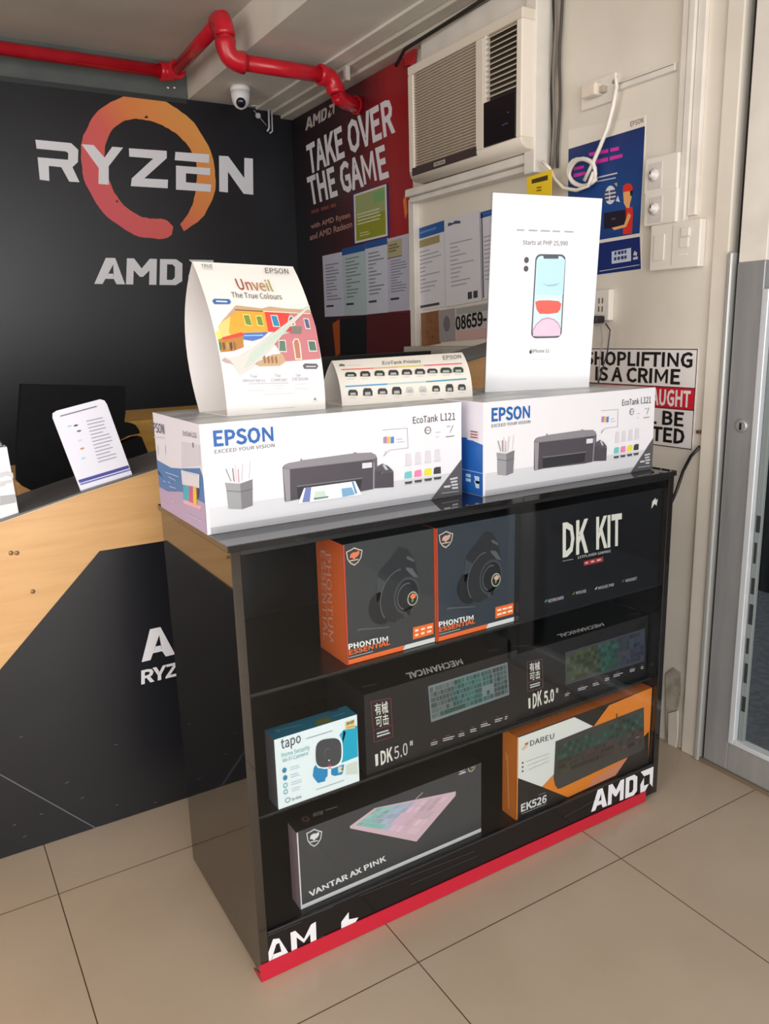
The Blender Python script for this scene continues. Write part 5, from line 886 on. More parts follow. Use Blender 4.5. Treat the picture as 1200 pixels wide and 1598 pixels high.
A(DW, 2, (100, 520), (172, 313), (218, 307), (218, 340), (196, 352), (150, 500)); A(DW, 2, (218, 307), (300, 436), (258, 458), (236, 408), (218, 340)); A(DW, 2, (174, 428), (236, 405), (250, 440), (163, 470)); b.build('torn_letter', kp_); b = MB()
A(DW, 2, (312, 420), (302, 265), (338, 250), (403, 312), (403, 340), (348, 300), (354, 404)); A(DW, 2, (403, 312), (456, 204), (492, 182), (498, 342), (455, 358), (450, 275), (403, 340)); b.build('torn_letter', kp_); b = MB()
A(DW, 2, (683, 258), (683, 185), (738, 110), (740, 165), (812, 150), (770, 215), (760, 228))
b.build('torn_mark', kp_)
b = MB(); maker_letters(b, FK, [(924, 1236), (1019.5, 1196), (1019, 1229), (922, 1267)], DW, 2); b.build('maker_logo', kp_)
f = FK; b = MB()
for p, q in (((496, 1463), (507, 1460)), ((415, 1456), (520, 1414)), ((410, 1463), (470, 1438)), ((560, 1398), (740, 1328)), ((640, 1380), (745, 1335)), ((880, 1275), (930, 1247))): b.line(f, p, q, .0012, M((70, 70, 72), .3), 2)
b.build('scratches', kp_)

# ------------------------------------------------------------------ boxed goods
def carton(name, label, x0, x1, y0, y1, z0, z1, fr, lf, tp, edge=None, group=None, cat='box'):
    t = thing(name, label, cat, ((x0+x1)/2, (y0+y1)/2, z0), group); z0 += .0004
    b = MB(); V = [(x0, y0), (x1, y0), (x1, y1), (x0, y1)]
    lo = [(x, y, z0) for x, y in V]; hi = [(x, y, z1) for x, y in V]
    b.face(lo[::-1], edge or fr); b.face(hi, tp); b.face([lo[0], lo[1], hi[1], hi[0]], fr); b.face([lo[1], lo[2], hi[2], hi[1]], lf); b.face([lo[2], lo[3], hi[3], hi[2]], fr); b.face([lo[3], lo[0], hi[0], hi[3]], lf)
    b.build('carton', t, bevel=.0012)
    ff, fl, ft = front(x0, y0, z0), left(x0, y1, z0), top(x0, y0, z1)
    ff.lim, fl.lim, ft.lim = (x1-x0, z1-z0), (y1-y0, z1-z0), (x1-x0, y1-y0)
    return t, ff, fl, ft
def el(mb, face, c, dx, dy, mt, layer=1, **k):   # ellipse from a centre and pixel radii
    u, v = face.uv(*c); u1 = face.uv(c[0]+dx, c[1]); v1 = face.uv(c[0], c[1]-dy)
    return mb.ellipse(face, c, math.hypot(u1[0]-u, u1[1]-v), math.hypot(v1[0]-u, v1[1]-v), mt, layer, **k)
def shield(mb, face, cc, cx, cy, w, h, line, cat, layer=2):
    S = lambda P: cc(*[(cx+x*w, cy+y*h-x*w*.12) for x, y in P])
    o = [(-1, -.62), (-.5, -.78), (0, -1), (.5, -.78), (1, -.62), (.86, .2), (.5, .7), (0, 1), (-.5, .7), (-.86, .2)]; i = [(x*.86, y*.86) for x, y in o]
    for k in range(len(o)):
        j = (k+1) % len(o); mb.poly(face, S([o[k], o[j], i[j], i[k]]), line, layer)
    mb.poly(face, S([(-.55, .1), (-.45, -.3), (-.1, -.48), (.2, -.45), (.6, -.6), (.62, -.25), (.4, .0), (.1, .18), (.05, .3), (-.15, .25), (-.2, .12)]), cat, layer)
    mb.poly(face, S([(-.55, .36), (.5, .3), (.46, .42), (-.5, .48)]), line, layer)

# the two printer cartons on the cabinet
CW = M((228, 226, 231), .42); CL = M((222, 218, 228), .45)
CTOP = noisy('printed_carton_top', (120, 132, 142), (196, 196, 196), scale=5, rough=.35, stretch=(1, 3, 1), lo=.3, hi=.6)
cf = crop(220, 580, 2.3077); cs = crop(220, 620, 6.95); cb = crop(590, 640, 8.571); cp_ = crop(320, 650, 8.571); cr = crop(430, 690, 5.714)
BLUE = M((28, 92, 166), .4)
SRC_F, SRC_L = front(.4395, 1.357, .8964), left(.4395, 1.655, .8964)
def printer_carton(label, x0, x1, y0, y1, paper, wave):
    t, f, l, tp = carton('printer_box', label, x0, x1, y0, y1, CZ, 1.098, CW, CL, CTOP, group='white printer boxes on the cabinet')
    f.src = SRC_F; l.src = SRC_L; W, H, D = x1-x0, 1.098-CZ, y1-y0; f.su = W/.574
    b = MB(); b.uvpoly(f, [(0.006, 0), (W, 0), (W, .052), (.006, .05)], M((206, 206, 211), .42), 1); b.uvpoly(f, [(0.006, 0), (W, 0), (W, .013), (.006, .013)], M((172, 172, 177), .42), 2)
    b.uvpoly(f, [(W-.008, .013), (W, .013), (W, .052), (W-.008, .052)], CW, 2); b.build('table_print', t)
    b = MB(); b.text(f, 'EPSON', *cf((262, 268), (477, 249), (258, 215)), BLUE, 3, bold=.02); b.text(f, 'EXCEED YOUR VISION', *cf((264, 295), (480, 271), (264, 282)), M((92, 92, 98), .5), 3); b.build('maker_wordmark', t)
    b = MB(); b.text(f, 'EcoTank', *cb((464, 182), (796, 150), (462, 92)), M((66, 62, 70), .5), 3); b.text(f, 'L121', *cb((836, 142), (1028, 130), (833, 45)), M((66, 62, 70), .5), 3); b.build('model_lettering', t)
    b = MB(); b.poly(f, cp_((262, 885), (465, 897), (490, 1240), (308, 1232), (283, 985)), M((150, 150, 154), .5), 3); b.poly(f, cp_((465, 897), (632, 838), (634, 1190), (490, 1240)), M((118, 116, 122), .5), 3); b.poly(f, cp_((283, 985), (475, 1000), (475, 1010), (283, 995)), M((104, 104, 108), .5), 4); b.poly(f, cp_((475, 1000), (634, 960), (634, 970), (475, 1010)), M((88, 86, 92), .5), 4)
    for k, (p, q, w, c) in enumerate((((275, 700), (345, 865), 22, (150, 148, 152)), ((300, 690), (370, 860), 16, (226, 222, 226)), ((365, 690), (385, 870), 20, (130, 124, 130)), ((395, 640), (420, 875), 22, (214, 196, 200)), ((440, 700), (450, 880), 18, (190, 150, 158)), ((500, 625), (490, 860), 22, (200, 196, 200)), ((540, 640), (545, 845), 26, (232, 234, 236)), ((600, 590), (585, 830), 8, (170, 176, 176)))):
        b.line(f, cp_(p)[0], cp_(q)[0], w/8.571*.00085, M(c, .5), 3+k % 3)
    b.build('pencil_cup_print', t)
    b = MB(); PD, PM, PL = M((74, 68, 76), .45), M((98, 92, 100), .45), M((136, 132, 138), .45)
    b.poly(f, cr((60, 228), (75, 205), (112, 186), (700, 102), (850, 92), (890, 112), (903, 140), (905, 262), (870, 418), (760, 440), (200, 510), (90, 532), (78, 522)), PM, 3)
    b.poly(f, cr((112, 186), (215, 168), (225, 140), (240, 160), (690, 100), (700, 86), (728, 98), (850, 92), (890, 112), (898, 140), (860, 152), (125, 238), (68, 228), (78, 206)), PL, 4)
    b.poly(f, cr((125, 244), (860, 158), (864, 412), (760, 430), (190, 505), (130, 518)), PD, 4); b.poly(f, cr((62, 232), (124, 242), (130, 520), (90, 530)), M((146, 142, 148), .45), 4)
    b.poly(f, cr((186, 396), (768, 320), (752, 420), (196, 502)), M((44, 42, 46), .4), 5); b.poly(f, cr((186, 388), (770, 314), (768, 324), (186, 398)), M((120, 116, 122), .4), 6)
    b.poly(f, cr((880, 262), (955, 252), (940, 282), (1048, 262), (1050, 400), (870, 412)), PD, 4); b.poly(f, cr((905, 215), (950, 190), (1000, 212), (1048, 258), (945, 282), (955, 254), (882, 262)), M((84, 80, 88), .45), 5); b.poly(f, cr((945, 200), (970, 200), (1000, 245), (975, 246)), M((190, 188, 192), .4), 6)
    b.poly(f, cr((768, 186), (855, 178), (855, 224), (768, 235)), M((214, 210, 216), .4), 5); b.poly(f, cr((866, 180), (880, 178), (878, 410), (862, 412)), PL, 5); b.build('printer_print', t)
    if paper:
        b = MB(); b.poly(f, cr((195, 546), (248, 408), (704, 345), (762, 466)), M((232, 232, 236), .4), 7)
        b.poly(f, cr((232, 535), (262, 402), (312, 396), (298, 528)), M((110, 124, 180), .4), 8); b.poly(f, cr((580, 412), (672, 400), (700, 465), (590, 488)), M((120, 166, 200), .4), 8); b.poly(f, cr((345, 440), (430, 430), (445, 480), (335, 500)), M((196, 214, 200), .4), 8); b.poly(f, cr((335, 495), (465, 478), (462, 492), (335, 512)), M((100, 130, 120), .4), 9); b.poly(f, cr((672, 352), (688, 350), (722, 455), (705, 458)), M((90, 140, 190), .4), 8); b.build('paper_print', t)
    b = MB(); BO = M((164, 158, 168), .5)
    for p, q in (((50, 268), (385, 240)), ((385, 240), (398, 505)), ((398, 505), (150, 535)), ((150, 535), (72, 615)), ((72, 615), (105, 545))): b.line(f, *cb(p, q), .0011, BO, 3)
    for x0_, x1_, c in ((68, 112, (170, 130, 170)), (115, 160, (232, 180, 90)), (168, 208, (70, 130, 200))): b.poly(f, cb((x0_, 360), (x1_, 352), (x1_, 440), (x0_, 446)), M(c, .45), 3)
    b.line(f, *cb((245, 390), (320, 384)), .0012, BO, 3); b.line(f, *cb((250, 430), (350, 420)), .001, BO, 3); b.build('speech_bubble_print', t)
    b = MB()
    for k, (x, y, c) in enumerate(((350, 835, (110, 190, 196)), (480, 815, (226, 130, 170)), (612, 795, (222, 214, 60)), (738, 775, (62, 58, 58)))):
        b.poly(f, cb((x+5, y+5), (x+30, y-12), (x+95, y-20), (x+98, y+70), (x, y+82)), M(c, .45), 3); b.poly(f, cb((x, y+125), (x+108, y+110), (x+95, y+145), (x+10, y+155)), M((70, 68, 72), .45), 3)
        b.poly(f, cb((x+18, y-250), (x+80, y-258), (x+92, y-110), (x+14, y-95)), M((212, 207, 216), .45), 3); b.line(f, *cb((x+2, y-85), (x+95, y-98)), .0012, M((206, 200, 206), .45), 4); b.line(f, *cb((x, y+165), (x+100, y+150)), .0008, BO, 3)
    b.build('ink_bottle_print', t)
    b = MB(); el(b, f, cb((662, 270))[0], 5, 6, M((110, 106, 114), .5), 3); el(b, f, cb((662, 270))[0], 3.6, 4.4, M((226, 222, 228), .5), 4); b.line(f, *cb((630, 272), (694, 266)), .0014, GREY, 5)
    b.line(f, *cb((765, 300), (830, 292)), .001, BO, 3); b.line(f, *cb((770, 360), (808, 356)), .001, BO, 3); b.line(f, *cb((900, 358), (1015, 344)), .0022, M((140, 136, 142), .5), 3); b.line(f, *cb((960, 300), (1000, 200)), .0016, GREY, 3); b.line(f, *cb((915, 220), (960, 214)), .0014, GREY, 3); b.build('feature_icons', t)
    b = MB(); tri = [f.uv(*q) for q in cb((700, 1212), (1115, 655))]
    b.uvpoly(f, [(tri[0][0], 0.0005), (W-.0005, .0005), (W-.0005, tri[1][1]), ], M((82, 80, 82), .42), 5)
    small_print(b, f, cb((945, 905), (1072, 875), (1070, 1055), (985, 1062)), 4, LGREY, layer=6, fill=.55, lo=.8); small_print(b, f, cb((870, 1010), (965, 998), (960, 1030), (870, 1042)), 1, LGREY, layer=6, fill=.8, lo=.9); b.line(f, *cb((840, 1112), (1072, 1080)), .001, LGREY, 6); b.build('corner_flash', t)
    b = MB()
    if wave:
        b.poly(l, cs((150, 665), (250, 722), (330, 765), (430, 772), (640, 768), (684, 900), (700, 1160), (450, 1030), (300, 1026), (182, 965)), M((74, 120, 176), .45), 1)
        b.poly(l, cs((182, 960), (300, 1020), (450, 1024), (700, 1150), (716, 1488), (186, 1186)), M((176, 156, 190), .45), 2)
        b.poly(l, cs((165, 760), (240, 870), (200, 840), (170, 820)), M((40, 60, 110), .45), 2); b.poly(l, cs((440, 785), (640, 835), (640, 985), (455, 945)), M((216, 212, 222), .45), 3)
        for p in (((465, 952), (530, 958), (530, 1125), (468, 1108)),): b.poly(l, cs(*p), M((60, 170, 190), .45), 4)
        b.poly(l, cs((530, 958), (572, 965), (576, 1150), (530, 1128)), M((196, 90, 140), .45), 4); b.poly(l, cs((572, 965), (608, 975), (616, 1170), (576, 1152)), M((226, 190, 60), .45), 4); b.poly(l, cs((608, 985), (634, 992), (630, 1100), (612, 1090)), M((90, 60, 90), .45), 4)
        b.poly(l, cs((465, 1108), (560, 1135), (665, 1185), (650, 1215), (470, 1150)), M((226, 170, 190), .45), 3)
        b.text(l, 'EPSON', *cs((118, 372), (258, 398), (112, 272)), M((70, 64, 90), .5), 3); b.text(l, 'EcoTank L121', *cs((460, 412), (610, 440), (458, 362)), M((90, 84, 100), .5), 3)
        for p, q in (((275, 810), (420, 860)), ((310, 860), (385, 900)), ((300, 910), (330, 930)), ((320, 965), (390, 985)), ((250, 905), (280, 915)), ((235, 1140), (290, 1160)), ((345, 1120), (375, 1135)), ((130, 430), (265, 440)), ((500, 1260), (675, 1345)), ((455, 790), (620, 850))): b.line(l, *cs(p, q), .0016, M((196, 200, 222), .5), 5)
        for x in (150, 185, 265): b.line(l, *cs((x, 520), (x+6, 620)), .004, M((196, 190, 200), .5), 2)
        b.poly(l, cs((440, 480), (640, 520), (645, 740), (442, 760)), M((206, 202, 212), .45), 1); b.line(l, *cs((565, 490), (572, 545)), .004, M((100, 96, 110), .5), 3)
    else:
        b.uvpoly(l, [(0, 0.0005), (D-.0005, .0005), (D-.0005, .112), (D*.8, .122), (D*.6, .118), (0, .10)], M((30, 92, 172), .45), 1); b.uvpoly(l, [(D*.82, .118), (D*.95, .118), (D*.95, .140), (D*.82, .140)], M((214, 206, 210), .45), 2)
        for k in range(3): b.uvpoly(l, [(D*.86, .124+.006*k), (D*.94, .124+.006*k), (D*.94, .127+.006*k), (D*.86, .127+.006*k)], M((150, 90, 90), .5), 3)
        b.uvpoly(l, [(0, .05), (D, .05), (D, .0515), (0, .0515)], M((150, 180, 220), .5), 2)
        for v in (.026, .036): b.uvpoly(l, [(D*.80, v), (D*.86, v), (D*.86, v+.007), (D*.80, v+.007)], M((180, 206, 236), .5), 2); b.uvpoly(l, [(D*.92, v-.01), (D*.96, v-.01), (D*.96, v+.006), (D*.90, v+.006)], M((180, 206, 236), .5), 2)
    b.build('side_print', t); return t
printer_carton('white printer box at the cabinet left end, paper printed in its tray', .4395, 1.0135, 1.357, 1.655, True, True)
printer_carton('white printer box at the cabinet right end, under the phone sign', 1.0360, 1.566, 1.311, 1.612, False, False)

# boxes inside the cabinet -----------------------------------------
OR = M((234, 106, 46), .4); CH1 = M((52, 53, 56), .4); CH2 = M((44, 52, 62), .4)
ch = crop(480, 820, 6.0)
def headset_box(label, x0, x1, y0, col, badge, src):
    t, f, l, tp = carton('headset_box', label, x0, x1, y0, y0+.116, .600, .8500, col, OR, M((30, 30, 34), .4), group='headset boxes on the upper shelf')
    if src: f.src = src
    W = x1-x0
    b = MB(); b.uvpoly(f, [(0, .0005), (W*.62, .0005), (W*.64, .0105), (0, .0105)], OR, 1); b.uvpoly(f, [(W*.62, .0005), (W, .0005), (W, .0105), (W*.645, .0105)], M((216, 216, 218), .4), 1); b.uvpoly(f, [(0, 0), (.004, 0), (.004, .249), (0, .249)], M((196, 60, 40), .4), 2); b.build('coloured_edges', t)
    b = MB(); K1, K2, K3, K4 = M((33, 34, 38), .4), M((22, 23, 26), .4), M((84, 88, 94), .35), M((60, 63, 68), .4)
    b.poly(f, ch((640, 580), (660, 440), (760, 330), (850, 200), (900, 210), (930, 215), (1000, 320), (1036, 480), (960, 440), (900, 430), (830, 480), (740, 600), (700, 700)), K1, 2)
    el(b, f, ch((690, 775))[0], 19, 26, K2, 3, rot=.3); b.poly(f, ch((650, 480), (720, 520), (720, 640), (640, 720)), K4, 3)
    el(b, f, ch((845, 655))[0], 27, 42, K1, 4, rot=-.3); el(b, f, ch((845, 655))[0], 27, 42, K3, 5, rot=-.3, ring=.95, a0=1.8, a1=4.2)
    el(b, f, ch((925, 655))[0], 20, 29, K4, 5, rot=-.15); el(b, f, ch((925, 655))[0], 17, 25, K2, 6, rot=-.15); el(b, f, ch((918, 660))[0], 14, 21, K3, 7, ring=.9, a0=1.4, a1=4.6, rot=-.2)
    b.poly(f, ch((915, 292), (940, 285), (992, 318), (990, 340), (925, 312)), K3, 6); b.poly(f, ch((910, 390), (970, 395), (1032, 482), (985, 480), (920, 415)), K3, 6)
    b.poly(f, ch((900, 790), (965, 740), (975, 800), (940, 855), (890, 850)), K4, 6); el(b, f, ch((940, 810))[0], 3, 5, K2, 7, n=10)
    b.poly(f, ch((460, 975), (480, 962), (760, 944), (760, 956), (500, 976), (465, 990)), K3, 5)
    b.line(f, *ch((870, 870), (860, 900)), .003, K4, 6); b.line(f, *ch((840, 880), (835, 915)), .003, K4, 6)
    el(b, f, ch((975, 680))[0], 8, 11, M((176, 180, 166), .4), 8); el(b, f, ch((975, 680))[0], 6.6, 9.4, K2, 9); b.poly(f, ch((948, 660), (975, 630), (1005, 640), (1000, 670), (970, 690)), badge, 10); b.poly(f, ch((960, 690), (985, 690), (970, 720)), M((110, 150, 80), .4), 10); b.build('headset_print', t)
    b = MB(); shield(b, f, ch, 435, 290, 78, 86, M((206, 186, 166), .4), badge); b.build('shield_logo', t)
    b = MB(); b.text(f, 'PHONTUM', *ch((382, 1160), (752, 1080), (378, 1112)), M((232, 232, 232), .4), 3, bold=.03); b.text(f, 'ESSENTIAL', *ch((385, 1212), (770, 1112), (385, 1170)), OR, 3, bold=.02); b.line(f, *ch((385, 1236), (610, 1176)), .0012, LGREY, 3); b.build('model_lettering', t)
    b = MB(); b.poly(f, ch((985, 955), (1176, 908), (1176, 1015), (985, 1068)), M((232, 104, 40), .4), 2); small_print(b, f, ch((1000, 965), (1170, 925), (1170, 1000), (1000, 1050)), 2, M((246, 226, 206), .4), layer=3, cols=3, fill=.45, lo=.6); b.build('feature_flash', t)
    return t, f, l
t, f1, l1 = headset_box('headset box with bright orange side, left one on upper shelf', .684, .898, 1.300, CH1, M((230, 120, 84), .4), None)
b = MB(); OL = M((226, 170, 150), .4)
b.text(l1, 'PHONTUM', ch((172, 262))[0], ch((200, 1078))[0], ch((218, 268))[0], OL, 2, bold=.01); b.text(l1, 'ESSENTIAL', ch((126, 232))[0], ch((150, 1066))[0], ch((168, 240))[0], OL, 2, bold=.01); b.build('side_lettering', t)
headset_box('headset box with bluish front, right one on upper shelf', .9005, 1.1135, 1.296, CH2, M((206, 160, 150), .4), f1)

# combo kit box
t, f, l, tp = carton('combo_kit_box', 'large black combo box with tall white letters on upper shelf', 1.1145, 1.5755, 1.281, 1.50, .600, .8520, M((17, 17, 22), .25), M((30, 32, 34), .3), BLACK)
ck = crop(800, 760, 5.0); WL = M((216, 212, 206), .4)
b = MB(); b.text(f, 'DK', *ck((388, 540), (588, 498), (388, 292)), WL, 2, bold=.03); b.text(f, 'KIT', *ck((650, 478), (848, 442), (650, 245)), WL, 2, bold=.03); b.build('title_lettering', t)
b = MB(); b.text(f, '1STPLAYER GAMING', *ck((505, 560), (762, 508), (505, 540)), LGREY, 2); b.line(f, *ck((388, 578), (470, 562)), .001, LGREY, 2); b.build('maker_lettering', t)
b = MB(); b.poly(f, ck((552, 578), (705, 542), (706, 580), (553, 615)), M((150, 46, 50), .4), 2); small_print(b, f, ck((560, 584), (698, 552), (698, 572), (560, 604)), 1, M((226, 190, 190), .4), layer=3, cols=3, fill=.6); b.build('red_flash', t)
b = MB()
for w, q in (('KEYBOARD', ((276, 902), (396, 872), (276, 878))), ('MOUSE', ((494, 838), (572, 820), (494, 816))), ('MOUSE PAD', ((668, 800), (788, 770), (668, 778))), ('HEADSET', ((880, 742), (968, 722), (880, 720)))): b.text(f, w, *ck(*q), LGREY, 2, bold=.01)
for x, y, c in ((258, 890, (90, 170, 160)), (474, 832, (110, 120, 60)), (650, 792, (196, 196, 196)), (860, 734, (60, 110, 120))): b.line(f, *ck((x-8, y+8), (x+8, y-12)), .003, M(c, .4), 2)
b.build('contents_lettering', t)
b = MB(); b.poly(f, ck((1080, 170), (1088, 112), (1112, 84), (1114, 104), (1130, 92), (1120, 146), (1106, 130)), WL, 2); b.build('wing_logo', t)

# boxed keyboards with the framed characters
def keys(mb, face, q, rows, colf, layer, gap=.12, seed=1):
    rnd = random.Random(seed)
    for i, r in enumerate(rows):
        tot = sum(abs(w) for w in r); x = 0
        for w in r:
            if w > 0:
                u0, u1 = (x+gap*.5)/tot, (x+w-gap*.5)/tot; v0, v1 = (i+gap*.6)/len(rows), (i+1-gap*.6)/len(rows)
                mb.poly(face, sub(q, u0, v0, u1, v1), colf((u0+u1)/2, (v0+v1)/2, rnd.random()), layer)
            x += abs(w)
def full_rows(): return [[1, -.5]+[1]*4+[-.3]+[1]*4+[-.3]+[1]*4+[-.2, 1, 1, 1, -.2, 1, 1, 1, 1], [1]*13+[2, -.2, 1, 1, 1, -.2, 1, 1, 1, 1], [1.5]+[1]*12+[1.5, -.2, 1, 1, 1, -.2, 1, 1, 1, 1], [1.8]+[1]*11+[2.2, -3.4, 1, 1, 1, 1], [2.3]+[1]*10+[2.7, -1.2, 1, -1.2, 1, 1, 1, 1], [1.2, 1.2, 1.2, 6.4, 1.2, 1.2, 1.2, 1.4, -.2, 1, 1, 1, -.2, 2, 1, 1]]
def mech_box(label, x0, x1, y0, z1, cc, ca, Q):
    t, f, l, tp = carton('keyboard_box', label, x0, x1, y0, y0+.17, .345, z1, M((25, 23, 26), .35), M((28, 28, 31), .35), M((17, 17, 19), .3), group='framed-character keyboard boxes')
    b = MB(); q = cc(*Q['frame']); FRM = M(Q['frame_col'], .4)
    for k in range(4): b.line(f, q[k], q[(k+1) % 4], .0013, FRM, 2)
    a, c = lerp2(q, 0, .70), lerp2(q, 1, .70); b.line(f, a, c, .0012, FRM, 2); b.build('seal_frame', t)
    b = MB(); b.text(f, '有械', lerp2(q, .16, .36), lerp2(q, .84, .36), lerp2(q, .16, .06), WL, 2, bold=.012); b.text(f, '可击', lerp2(q, .16, .66), lerp2(q, .84, .66), lerp2(q, .16, .38), WL, 2, bold=.012)
    small_print(b, f, sub(q, .15, .77, .9, .92), 2, LGREY, fill=.5, lo=.8); b.build('characters', t)
    b = MB(); b.text(f, 'DK', *cc(*Q['dk']), WL, 2, bold=.03); b.text(f, Q['num'], *cc(*Q['n']), WL if Q['bold'] else LGREY, 2, bold=.02 if Q['bold'] else -.02)
    b.poly(f, cc(*Q['bar']), WL, 2); b.text(f, 'II', *cc(*Q['ii']), WL, 2, bold=.02); b.build('model_lettering', t)
    b = MB(); q = cc(*Q['kb']); b.poly(f, q, M(Q['base'], .4), 2); keys(b, f, sub(q, .015, .05, .985, .93), full_rows(), Q['keys'], 3, seed=5); b.build('keyboard_print', t)
    b = MB()
    for x, y, w in Q['marks']: small_print(b, f, cc((x, y-12), (x+w, y-12-w*.26), (x+w, y+14-w*.26), (x, y+14)), 2, LGREY, fill=.4, lo=.6); b.line(f, *cc((x+w*.2, y-24), (x+w*.6, y-24-w*.1)), .003, M((110, 60, 54), .5), 2)
    b.build('feature_print', t)
    b = MB(); b.text(tp, 'MECHANICAL', *ca(*Q['mech']), M((232, 230, 226), .4), 2, bold=.02); b.line(tp, *ca(*Q['tape1']), .006, M((90, 88, 86), .4), 2); b.line(tp, *ca(*Q['tape2']), .006, M((90, 88, 86), .4), 2); b.build('top_lettering', t)
ci = crop(540, 1000, 4.286); cj = crop(790, 950, 5.0)
def kc1(u, v, r):
    c0 = (70, 84, 86) if u > .78 else ((56, 96, 92) if u > .3 else (88, 96, 96)); k = .75+.4*r; return M(tuple(int(min(255, x*k)//8*8) for x in c0), .4)
def kc2(u, v, r):
    if u < .42: c0 = (70, 80, 52)
    elif u < .68: c0 = (44, 84, 74)
    else: c0 = (56, 62, 80)
    k = .7+.4*r; return M(tuple(int(min(255, x*k)//8*8) for x in c0), .4)
mech_box('black keyboard box with thin outlined numerals, left of its pair', .7185, 1.1255, 1.297, .5275, ci, ci, dict(
    frame=((165, 408), (297, 383), (313, 638), (188, 678)), frame_col=(130, 60, 62), dk=((232, 828), (312, 795), (228, 742)), n=((322, 792), (412, 758), (318, 712)), num='5.0', bold=False,
    bar=((192, 760), (212, 754), (215, 828), (197, 840)), ii=((428, 700), (445, 694), (426, 672)), kb=((547, 303), (1078, 142), (1090, 360), (567, 545)), base=(112, 122, 126), keys=kc1,
    marks=((565, 690, 55), (645, 662, 85), (750, 632, 55), (828, 602, 45), (898, 568, 72), (992, 535, 55), (1060, 515, 24)), mech=((768, 122), (398, 222), (786, 156)), tape1=((105, 312), (205, 290)), tape2=((945, 72), (1020, 58))))
mech_box('black keyboard box with solid white numerals, right of its pair', 1.1300, 1.5740, 1.304, .5130, cj, cj, dict(
    frame=((160, 415), (278, 390), (285, 610), (165, 648)), frame_col=(112, 82, 76), dk=((205, 775), (276, 742), (205, 668)), n=((292, 740), (372, 715), (290, 650)), num='5.0', bold=True,
    bar=((170, 700), (186, 694), (188, 772), (173, 780)), ii=((388, 655), (402, 650), (388, 622)), kb=((458, 340), (1080, 152), (1080, 408), (460, 595)), base=(62, 62, 72), keys=kc2,
    marks=((455, 672, 50), (556, 630, 78), (672, 592, 58), (768, 552, 40), (832, 524, 88), (960, 484, 54), (1048, 460, 22)), mech=((748, 112), (395, 206), (768, 132)), tape1=((60, 298), (180, 288)), tape2=((945, 52), (1038, 36))))

# small security camera box
t, f, l, tp = carton('camera_box', 'white and teal security camera box on the middle shelf', .5145, .6960, 1.2885, 1.3345, .345, .4950, M((226, 236, 242), .4), M((110, 108, 114), .4), M((22, 110, 140), .4))
ct = crop(400, 1080, 6.667); CY = M((10, 164, 200), .4); CB = M((36, 130, 186), .4)
b = MB(); b.poly(f, ct((905, 395), (1048, 345), (1056, 668), (885, 735), (880, 640), (890, 520)), CY, 2); b.poly(f, ct((862, 445), (905, 395), (930, 420), (900, 520)), CY, 2); b.poly(f, ct((585, 870), (595, 790), (615, 755), (640, 790), (740, 795), (738, 870), (715, 900), (715, 925), (640, 945), (605, 905)), CB, 2); b.poly(f, ct((775, 800), (910, 750), (905, 820), (890, 855), (810, 872), (775, 855)), CB, 2)
b.poly(f, ct((845, 780), (885, 765), (905, 800), (905, 820), (850, 840)), M((200, 214, 200), .4), 3); b.poly(f, ct((885, 775), (905, 800), (900, 812), (880, 812)), M((110, 120, 70), .4), 4); b.poly(f, ct((930, 760), (1050, 715), (1054, 850), (930, 860)), M((206, 214, 206), .4), 2); b.build('coloured_shapes', t)
b = MB()
def sq(cx, cy, w, h, p=3.2, sk=-.13): return ct(*[(cx+w*math.copysign(abs(math.cos(a))**(2/p), math.cos(a)), cy+h*math.copysign(abs(math.sin(a))**(2/p), math.sin(a))+sk*w*math.copysign(abs(math.cos(a))**(2/p), math.cos(a))) for a in (2*PI*i/28 for i in range(28))])
b.poly(f, sq(760, 632, 138, 160), M((240, 244, 248), .4), 3); b.poly(f, sq(748, 628, 134, 148), M((66, 68, 74), .35), 4); el(b, f, ct((738, 632))[0], 5.2, 7.2, M((110, 116, 124), .4), 5, ring=.9, a0=.6, a1=3.4); el(b, f, ct((752, 706))[0], 1.2, 1.2, WHITE, 5, n=10); el(b, f, ct((757, 760))[0], 3, 1.6, M((190, 40, 90), .4), 5, n=10)
b.poly(f, ct((740, 790), (775, 780), (775, 890), (800, 910), (735, 925), (742, 895)), M((232, 236, 238), .4), 3); b.build('camera_print', t)
b = MB(); b.text(f, 'tapo', *ct((258, 592), (462, 520), (252, 490)), M((60, 64, 72), .45), 3, bold=-.004); b.line(f, *ct((515, 485), (790, 400)), .0016, M((150, 156, 166), .5), 3); b.text(f, 'Home Security', *ct((262, 680), (555, 592), (258, 635)), M((120, 176, 180), .5), 3); b.text(f, 'Wi-Fi Camera', *ct((270, 735), (535, 650), (268, 696)), M((120, 176, 180), .5), 3); b.build('lettering', t)
b = MB()
for k, (x, y) in enumerate(((290, 812), (298, 890), (300, 968), (303, 1035))):
    el(b, f, ct((x, y))[0], 3.4, 4.2, M((44, 130, 170) if k < 2 else (120, 180, 190), .45), 3, n=12, **({} if k < 2 else {'ring': .6})); small_print(b, f, ct((345+k*6, y-38), (480, y-74), (480, y-30), (350+k*6, y+8)), 2, M((170, 190, 200), .5), fill=.3, lo=.6)
el(b, f, ct((325, 1122))[0], 4, 4, M((110, 130, 140), .45), 3, ring=.75, n=14); b.text(f, 'tp-link', *ct((365, 1128), (468, 1098), (365, 1100)), M((110, 116, 126), .5), 3); b.line(f, *ct((620, 1015), (910, 915)), .0016, M((170, 178, 186), .5), 3)
b.poly(f, ct((920, 312), (1018, 280), (1022, 372), (925, 388)), M((226, 200, 140), .4), 3); b.text(f, '3MP', *ct((932, 345), (1015, 320), (930, 315)), M((60, 60, 66), .4), 4, bold=.02); b.line(f, *ct((935, 370), (1015, 350)), .003, M((196, 160, 90), .4), 4); b.build('feature_print', t)
